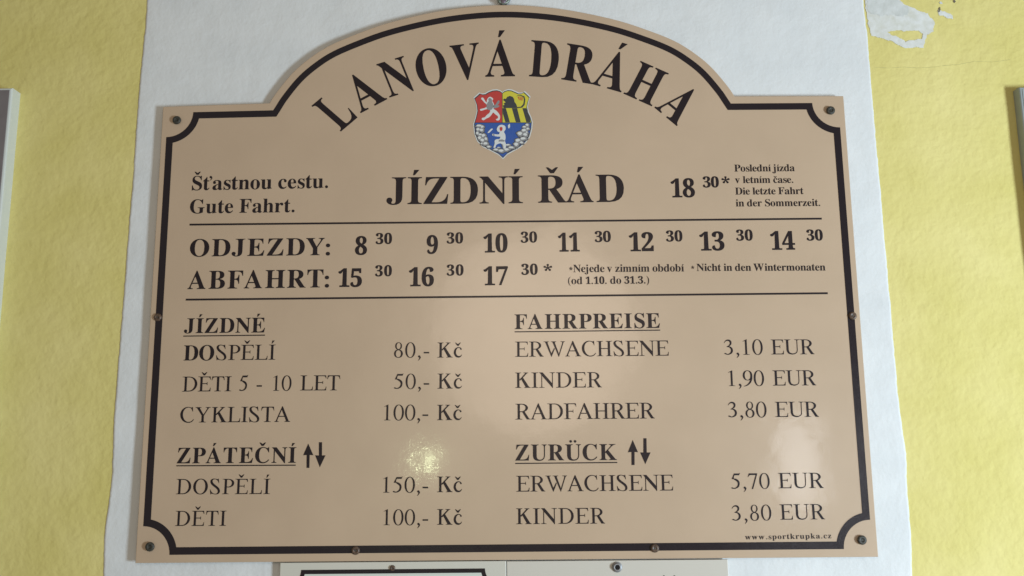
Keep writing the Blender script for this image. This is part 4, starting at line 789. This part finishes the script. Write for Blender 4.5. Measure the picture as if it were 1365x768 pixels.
for h, a, b, cap, c, d in HOURS:
    objs = [(h, a, b, cap), ("30", c, d, 14.6)]
    if h == "17":
        objs.append(("*", (724.6, 367.6), (736.2, 367.5), 14.6))
    if h == "18":
        objs.append(("*", (962.3, 250.8), (973.2, 250.7), 14.6))
    o = join_run("departure_time", 'b', objs)
    o['label'] = "departure time %s with small raised 30" % h
# footnote stars
for x, y, s in ((761, 358.2, 1.0), (923.4, 356.6, 0.9)):
    p = at(x, y)
    cs = [[(p.x + (gx - 250) / 1000 * 0.0105 * s, p.y + (gy - 490) / 1000 * 0.0105 * s) for gx, gy in c] for c in GL['b*'][1]]
    flat("footnote_star", cs, Z1, ink_mat, board)

# return trip arrows
def arrow(pts):
    P = [at(*p) for p in pts]
    P = [(p.x, p.y) for p in P]
    if signed(P) < 0:
        P = P[::-1]
    flat("arrow", [P], Z1, ink_mat, board)
arrow([(411, 591.4), (417.8, 607), (412.9, 606.6), (412.5, 623.8), (408.7, 623.8), (408.8, 606.6), (404.2, 607)])
arrow([(425.2, 589.6), (429.4, 589.6), (429.3, 607.2), (434, 607), (426.4, 623), (420.2, 607), (425.2, 607.2)])
arrow([(843.4, 586.6), (850.5, 603), (845.9, 602.6), (845.9, 620), (841.8, 620), (841.7, 602.6), (836.9, 603)])
arrow([(857.6, 584.3), (861.8, 584.3), (862.1, 603.2), (867.2, 603.2), (860.2, 618.9), (853.3, 603.2), (857.6, 603.2)])

# ------------------------------------------------------------------ coat of arms
def cp(x, y):
    p = at(610 + x / 6.4, 100 + y / 6.4)
    return (p.x, p.y)
def cc(P, hole=False, sm=0):
    Q = [cp(*p) for p in P]
    if sm:
        Q = smooth_closed(Q, sm)
    if (signed(Q) < 0) != hole:
        Q = Q[::-1]
    return Q
SH = [(145, 203), (170, 182), (192, 162), (214, 170), (238, 168), (268, 150), (300, 138), (335, 135), (362, 142), (382, 157), (402, 142), (430, 134), (460, 137), (490, 150), (518, 163), (545, 162),
      (565, 150), (590, 172), (612, 195), (598, 235), (590, 275), (598, 320), (618, 362), (630, 404), (625, 460), (608, 525), (575, 572), (530, 610), (480, 638), (425, 668), (387, 706),
      (350, 672), (290, 640), (220, 606), (175, 560), (152, 500), (143, 420), (160, 365), (172, 310), (166, 255)]
cx0, cy0 = 385, 420
def scaled(P, k):
    return [(cx0 + (x - cx0) * k, cy0 + (y - cy0) * k) for x, y in P]
crest = flat("coat_of_arms", [cc(scaled(SH, 1.045))], Z1, c_wht, board, label="small shield with a red, a yellow and black striped and a blue field")
def cz(name, cs, k, mat, label=None):
    o = flat(name, cs, Z1 + 0.00012 * k, mat, crest)
    if label:
        o['label'] = label
    return o
cz("shield_outline", [cc(scaled(SH, 1.012))], 1, c_dgr)
IN = scaled(SH, 0.985)
def clip_half(P, keep):
    out = []
    m = len(P)
    for i in range(m):
        a, b = P[i], P[(i + 1) % m]
        ka, kb = keep(a), keep(b)
        if ka >= 0:
            out.append(a)
        if (ka > 0 and kb < 0) or (ka < 0 and kb > 0):
            t = ka / (ka - kb)
            out.append((a[0] + (b[0] - a[0]) * t, a[1] + (b[1] - a[1]) * t))
    return out
top = clip_half(IN, lambda p: 406 - p[1])
cz("red_field", [cc(clip_half(top, lambda p: 379 - p[0]))], 2, c_red)
yl = clip_half(top, lambda p: p[0] - 384)
cz("yellow_field", [cc(yl)], 2, c_yel)
bl = clip_half(IN, lambda p: p[1] - 411)
cz("blue_field", [cc(bl)], 2, c_blu)
cz("black_stripes", [cc([(385, 285), (412, 285), (446, 405), (408, 405), (386, 330)]), cc([(463, 285), (508, 285), (538, 405), (497, 405)]), cc([(553, 285), (586, 285), (600, 325), (618, 370), (622, 405), (587, 405)])], 3, c_dgr)
cz("black_lion", [cc([(386, 215), (398, 203), (412, 206), (424, 188), (446, 180), (470, 188), (482, 206), (486, 232), (500, 250), (508, 272), (500, 284), (392, 284), (386, 262), (402, 256), (392, 244), (410, 236), (402, 226)]),
                  cc([(500, 276), (540, 272), (560, 250), (566, 215), (560, 190), (540, 182), (510, 180), (500, 184), (512, 176), (545, 174), (570, 184), (578, 214), (572, 256), (552, 280), (505, 286)])], 3, c_dgr)
cz("lion_claws", [cc([(512, 188), (520, 186), (530, 212), (526, 218)]), cc([(528, 186), (536, 186), (542, 214), (537, 220)]), cc([(545, 188), (556, 192), (552, 220), (546, 222)])], 3, c_red)
# white lion on red: head, mane, forelegs, hind legs, tail
cz("white_lion", [cc([(252, 212), (262, 196), (276, 188), (292, 194), (304, 206), (296, 222), (306, 240), (312, 262), (306, 288), (330, 306), (350, 328), (362, 352), (358, 384), (338, 390), (326, 380), (344, 370), (342, 352),
                      (322, 338), (304, 322), (290, 340), (270, 362), (244, 374), (222, 388), (206, 380), (210, 368), (232, 362), (248, 344), (270, 326), (278, 304), (256, 294), (236, 296), (214, 304), (196, 306), (192, 294),
                      (212, 288), (234, 282), (248, 270), (246, 252), (232, 240), (216, 222), (202, 206), (204, 196), (218, 196), (230, 214), (246, 236)], sm=3)], 3, c_wht)
cz("white_lion_tail", [cc([(306, 262), (322, 256), (334, 236), (346, 220), (358, 222), (354, 244), (340, 260), (356, 262), (350, 276), (324, 284), (308, 286)], sm=2)], 3, c_gry)
cz("lion_mane", [cc([(254, 240), (266, 226), (262, 208), (276, 198), (292, 210), (294, 232), (304, 250), (304, 274), (292, 296), (270, 302), (252, 292), (246, 268)], sm=2)], 4, c_gry)
# rocks down both sides and along the foot
rk = [(186, 436, 34, 17), (212, 446, 20, 18), (176, 468, 22, 18), (206, 474, 26, 18), (172, 500, 18, 22), (196, 512, 22, 16), (222, 520, 24, 22), (190, 540, 22, 20), (214, 560, 26, 20), (244, 548, 18, 22), (240, 588, 28, 22),
      (208, 588, 16, 10), (268, 616, 24, 12), (596, 430, 20, 16), (572, 446, 22, 14), (600, 462, 18, 16), (568, 476, 30, 18), (534, 504, 32, 22), (580, 512, 28, 20), (592, 492, 14, 12), (560, 546, 34, 20), (516, 562, 32, 20),
      (502, 596, 28, 22), (548, 580, 22, 14), (460, 622, 34, 16), (430, 600, 26, 12), (420, 640, 32, 16), (374, 650, 36, 16), (330, 640, 30, 14), (352, 622, 18, 8)]
R0, R1, R2 = [], [], []
for i, (x, y, a, b) in enumerate(rk):
    ph = i * 1.3
    a, b = a * 1.22, b * 1.25
    P = [(x + a * math.cos(t) * (0.82 + 0.16 * math.sin(3 * t + ph)), y + b * math.sin(t) * (0.82 + 0.16 * math.cos(2 * t + ph))) for t in [2 * math.pi * k / 9 for k in range(9)]]
    R0.append(cc([(x + (q[0] - x) * 1.2, y + (q[1] - y) * 1.25 + 1) for q in P]))
    R1.append(cc(P))
    P2 = [(x - 3 + (q[0] - x) * 0.62, y - 3 + (q[1] - y) * 0.55) for q in P]
    R2.append(cc(P2))
cz("rock_outlines", R0, 3, c_dgr)
cz("rocks", R1, 4, c_gry)
cz("rock_lights", R2, 5, c_wht)
cz("white_bear", [cc([(334, 466), (346, 440), (366, 428), (392, 430), (408, 444), (408, 470), (396, 486), (406, 510), (410, 540), (404, 566), (412, 590), (410, 626), (388, 628), (384, 600), (366, 586), (346, 590), (330, 600),
                      (322, 622), (306, 620), (316, 590), (316, 562), (334, 550), (356, 548), (364, 530), (340, 528), (318, 524), (296, 518), (300, 504), (326, 508), (352, 508), (358, 490), (344, 486)], sm=3),
                  cc([(256, 492), (284, 462), (300, 458), (298, 468), (272, 494), (258, 498)]), cc([(430, 430), (446, 418), (448, 446), (436, 460), (430, 448)])], 6, c_wht)
cz("bear_face", [cc([(358, 452), (372, 444), (384, 452), (382, 474), (368, 484), (360, 470)])], 7, c_red)
cz("bear_shading", [cc([(352, 556), (380, 552), (402, 560), (398, 572), (366, 570), (350, 572)]), cc([(376, 592), (388, 596), (392, 624), (384, 624)]), cc([(300, 508), (312, 506), (318, 520), (304, 520)])], 7, c_gry)

# ------------------------------------------------------------------ screws through the board
def screw(x, y, r, h, kind, parent, z):
    """domed cap on a washer; the first of a kind is lathed, others share its mesh"""
    key = (kind, round(r, 4))
    if key not in SCREWS:
        if kind == 'dark':
            prof = [(r * .55, -0.0005), (r * .55, h * .35), (r, h * .36), (r * 1.02, h * .6), (r * .94, h * .88), (r * .78, h), (r * .55, h), (r * .40, h * .97), (r * .36, h * .88)]
            mat = screw_dark
        else:
            prof = [(r, -0.0003), (r, h * .35), (r * .93, h * .7), (r * .75, h * .95), (r * .45, h * 1.05), (r * .4, h * .9), (r * .2, h * .9)]
            mat = screw_brown
        o = lathe("screw", prof, mat, parent, (x, y, z))
        s = lathe("socket", [(r * .24, 0), (r * .22, 0.0002), (r * .1, 0.0003)], screw_dark, o, (0, 0, h * (.87 if kind == 'dark' else .9)), 6, False)
        SCREWS[key] = (o, s)
    else:
        a, b = SCREWS[key]
        o = a.copy()
        sc.collection.objects.link(o)
        o.parent = parent
        o.location = Vector((x, -z, y))
        o.rotation_euler = (0, random.uniform(0, 6), 0)
        s = b.copy()
        sc.collection.objects.link(s)
        s.parent = o
    return o
SCREWS = {}
for px, py, lab in ((235.5, 160, "upper left"), (1107.5, 147, "upper right"), (199.5, 729, "lower left"), (1149.3, 720, "lower right")):
    p = at(px, py, BOARD_Z + 0.003)
    o = screw(p.x, p.y, 0.0058, 0.0045, 'dark', board, PZ1)
    o['label'] = "dark raised screw in the %s corner of the board" % lab
for px, py, lab in ((210, 423, "left edge"), (1136.8, 421, "right edge"), (474, 734, "left half of the lower edge"), (873, 731, "right half of the lower edge")):
    p = at(px, py, BOARD_Z + 0.002)
    o = screw(p.x, p.y, 0.0054, 0.0030, 'brown', board, Z1)
    o['label'] = "brown capped screw on the stripe at the %s" % lab

# ------------------------------------------------------------------ signs below the board
s1 = empty("small_sign", (-0.1434, -0.32, 0))
tag(s1, "cream sign with dark notched border directly under the left half of the timetable board", "sign")
def rect(x0, x1, y0, y1):
    return [(x0, y0), (x1, y0), (x1, y1), (x0, y1)]
YT = -0.0012
SZ0, SZ1 = 0.0066, 0.0098
pn = slab("panel", rect(-0.2885 + .1434, 0.0014 + .1434, 0, YT + 0.32), SZ0, SZ1, cream, s1, (0, 0, 0), 0.0006)
b0 = border(-0.2805, -0.0062, -0.30, -0.0102, 0.0195, 0)
b1 = border(-0.2805, -0.0062, -0.30, -0.0102, 0.0195, 0.0052)
flat("printed_area", [b1], SZ1 + 0.0002, pale, s1, (-0.1434, -0.32))
flat("border_stripe", [b0, b1[::-1]], SZ1 + 0.0004, black, s1, (-0.1434, -0.32))
p = at(523, 757.5, SZ1 + 0.002)
screw(p.x + .1434, p.y + .32, 0.0036, 0.0022, 'brown', s1, SZ1 + 0.0002)
s2 = empty("small_sign", (0.1434, -0.30, 0))
tag(s2, "plain greyish beige sign with a steel screw under the right half of the timetable board", "sign")
slab("panel", rect(0.0022 - .1434, 0.2840 - .1434, 0, YT - 0.0006 + 0.30), SZ0 - 0.0008, SZ1 - 0.0006, grey_sheet, s2, (0, 0, 0), 0.0006)
p = at(823, 756.5, SZ1 + 0.004)
so = lathe("screw", [(0.0066, 0), (0.0066, 0.0010), (0.0060, 0.0015), (0.0050, 0.0015), (0.0050, 0.0036), (0.0044, 0.0044), (0.0034, 0.0047), (0.0032, 0.0040)], steel, s2, (p.x - .1434, p.y + .30, SZ1 - 0.0006), 28)
so['label'] = "round steel screw near the top edge"
lathe("socket", [(0.0033, 0), (0.0032, 0.0004), (0.001, 0.0004)], recess, so, (0, 0, 0.0040), 6, False)
mk = []
for px in (884.5, 898.5):
    q = at(px, 768.0, SZ1)
    mk.append([(q.x - .001, q.y - .002), (q.x + .0012, q.y - .002), (q.x + .0016, q.y + .0006), (q.x - .0002, q.y + .0008)])
flat("accent_marks", mk, SZ1 - 0.0006 + 0.0003, ink_mat, s2, (0.1434, -0.30))

# ------------------------------------------------------------------ boxes at both picture edges
def wall_box(name, x0, x1, y0, y1, depth, label, cat, front, rim=None):
    e = empty(name, ((x0 + x1) / 2, y0, 0))
    tag(e, label, cat)
    w, h = (x1 - x0) / 2, y1 - y0
    slab("frame", rect(-w, w, 0, h), -0.004, depth, rim or alu, e, (0, 0, 0), 0.0025, 3)
    m = 0.0035
    slab("front_panel", rect(-w + m, w - m, m, h - m), depth - 0.001, depth + 0.0008, front, e, (0, 0, 0), 0.0005)
    return e
zf = 0.021
pa = at(16.5, 117, zf)
wall_box("notice_case", pa.x - 0.42, pa.x, pa.y - 0.62, pa.y, zf, "shallow pale edged notice case with grey front on the yellow wall left of the board", "notice case", slate)
zf = 0.0165
pb = at(1358.5, 116, zf)
fr = new_mat("blue_grey_panel", (0.33, 0.37, 0.38), 0.4, 0.4)
wall_box("picture_frame", pb.x, pb.x + 0.42, pb.y - 0.58, pb.y, zf, "flat blue grey framed panel on the yellow wall right of the board", "frame", fr, fr)

# ------------------------------------------------------------------ hook above the arch
q = at(671.5, 1.0, 0.010)
hk = empty("wall_hook", (q.x, q.y, 0))
tag(hk, "small weathered metal ring hook in the white wall above the arch of the board", "hook")
lathe("screw", [(0.0045, 0.0), (0.0045, 0.010), (0.0035, 0.013), (0.0022, 0.0135), (0.001, 0.0135)], new_mat("purple_grey_screw", (0.20, 0.16, 0.20), 0.4, 0.5, 0.5), hk, (-0.0005, -0.0015, 0))
Vh, Fh = [], []
n1, n2 = 28, 8
for i in range(n1):
    a = 2 * math.pi * i / n1
    for j in range(n2):
        b = 2 * math.pi * j / n2
        r = 0.0078 + 0.0021 * math.cos(b)
        Vh.append((r * math.cos(a), r * math.sin(a) + 0.0035, 0.0105 + 0.0021 * math.sin(b)))
for i in range(n1):
    for j in range(n2):
        a, b = i * n2, ((i + 1) % n1) * n2
        Fh.append((a + j, b + j, b + (j + 1) % n2, a + (j + 1) % n2))
link("ring", mesh_of("ring", Vh, Fh, True), rusty, hk)
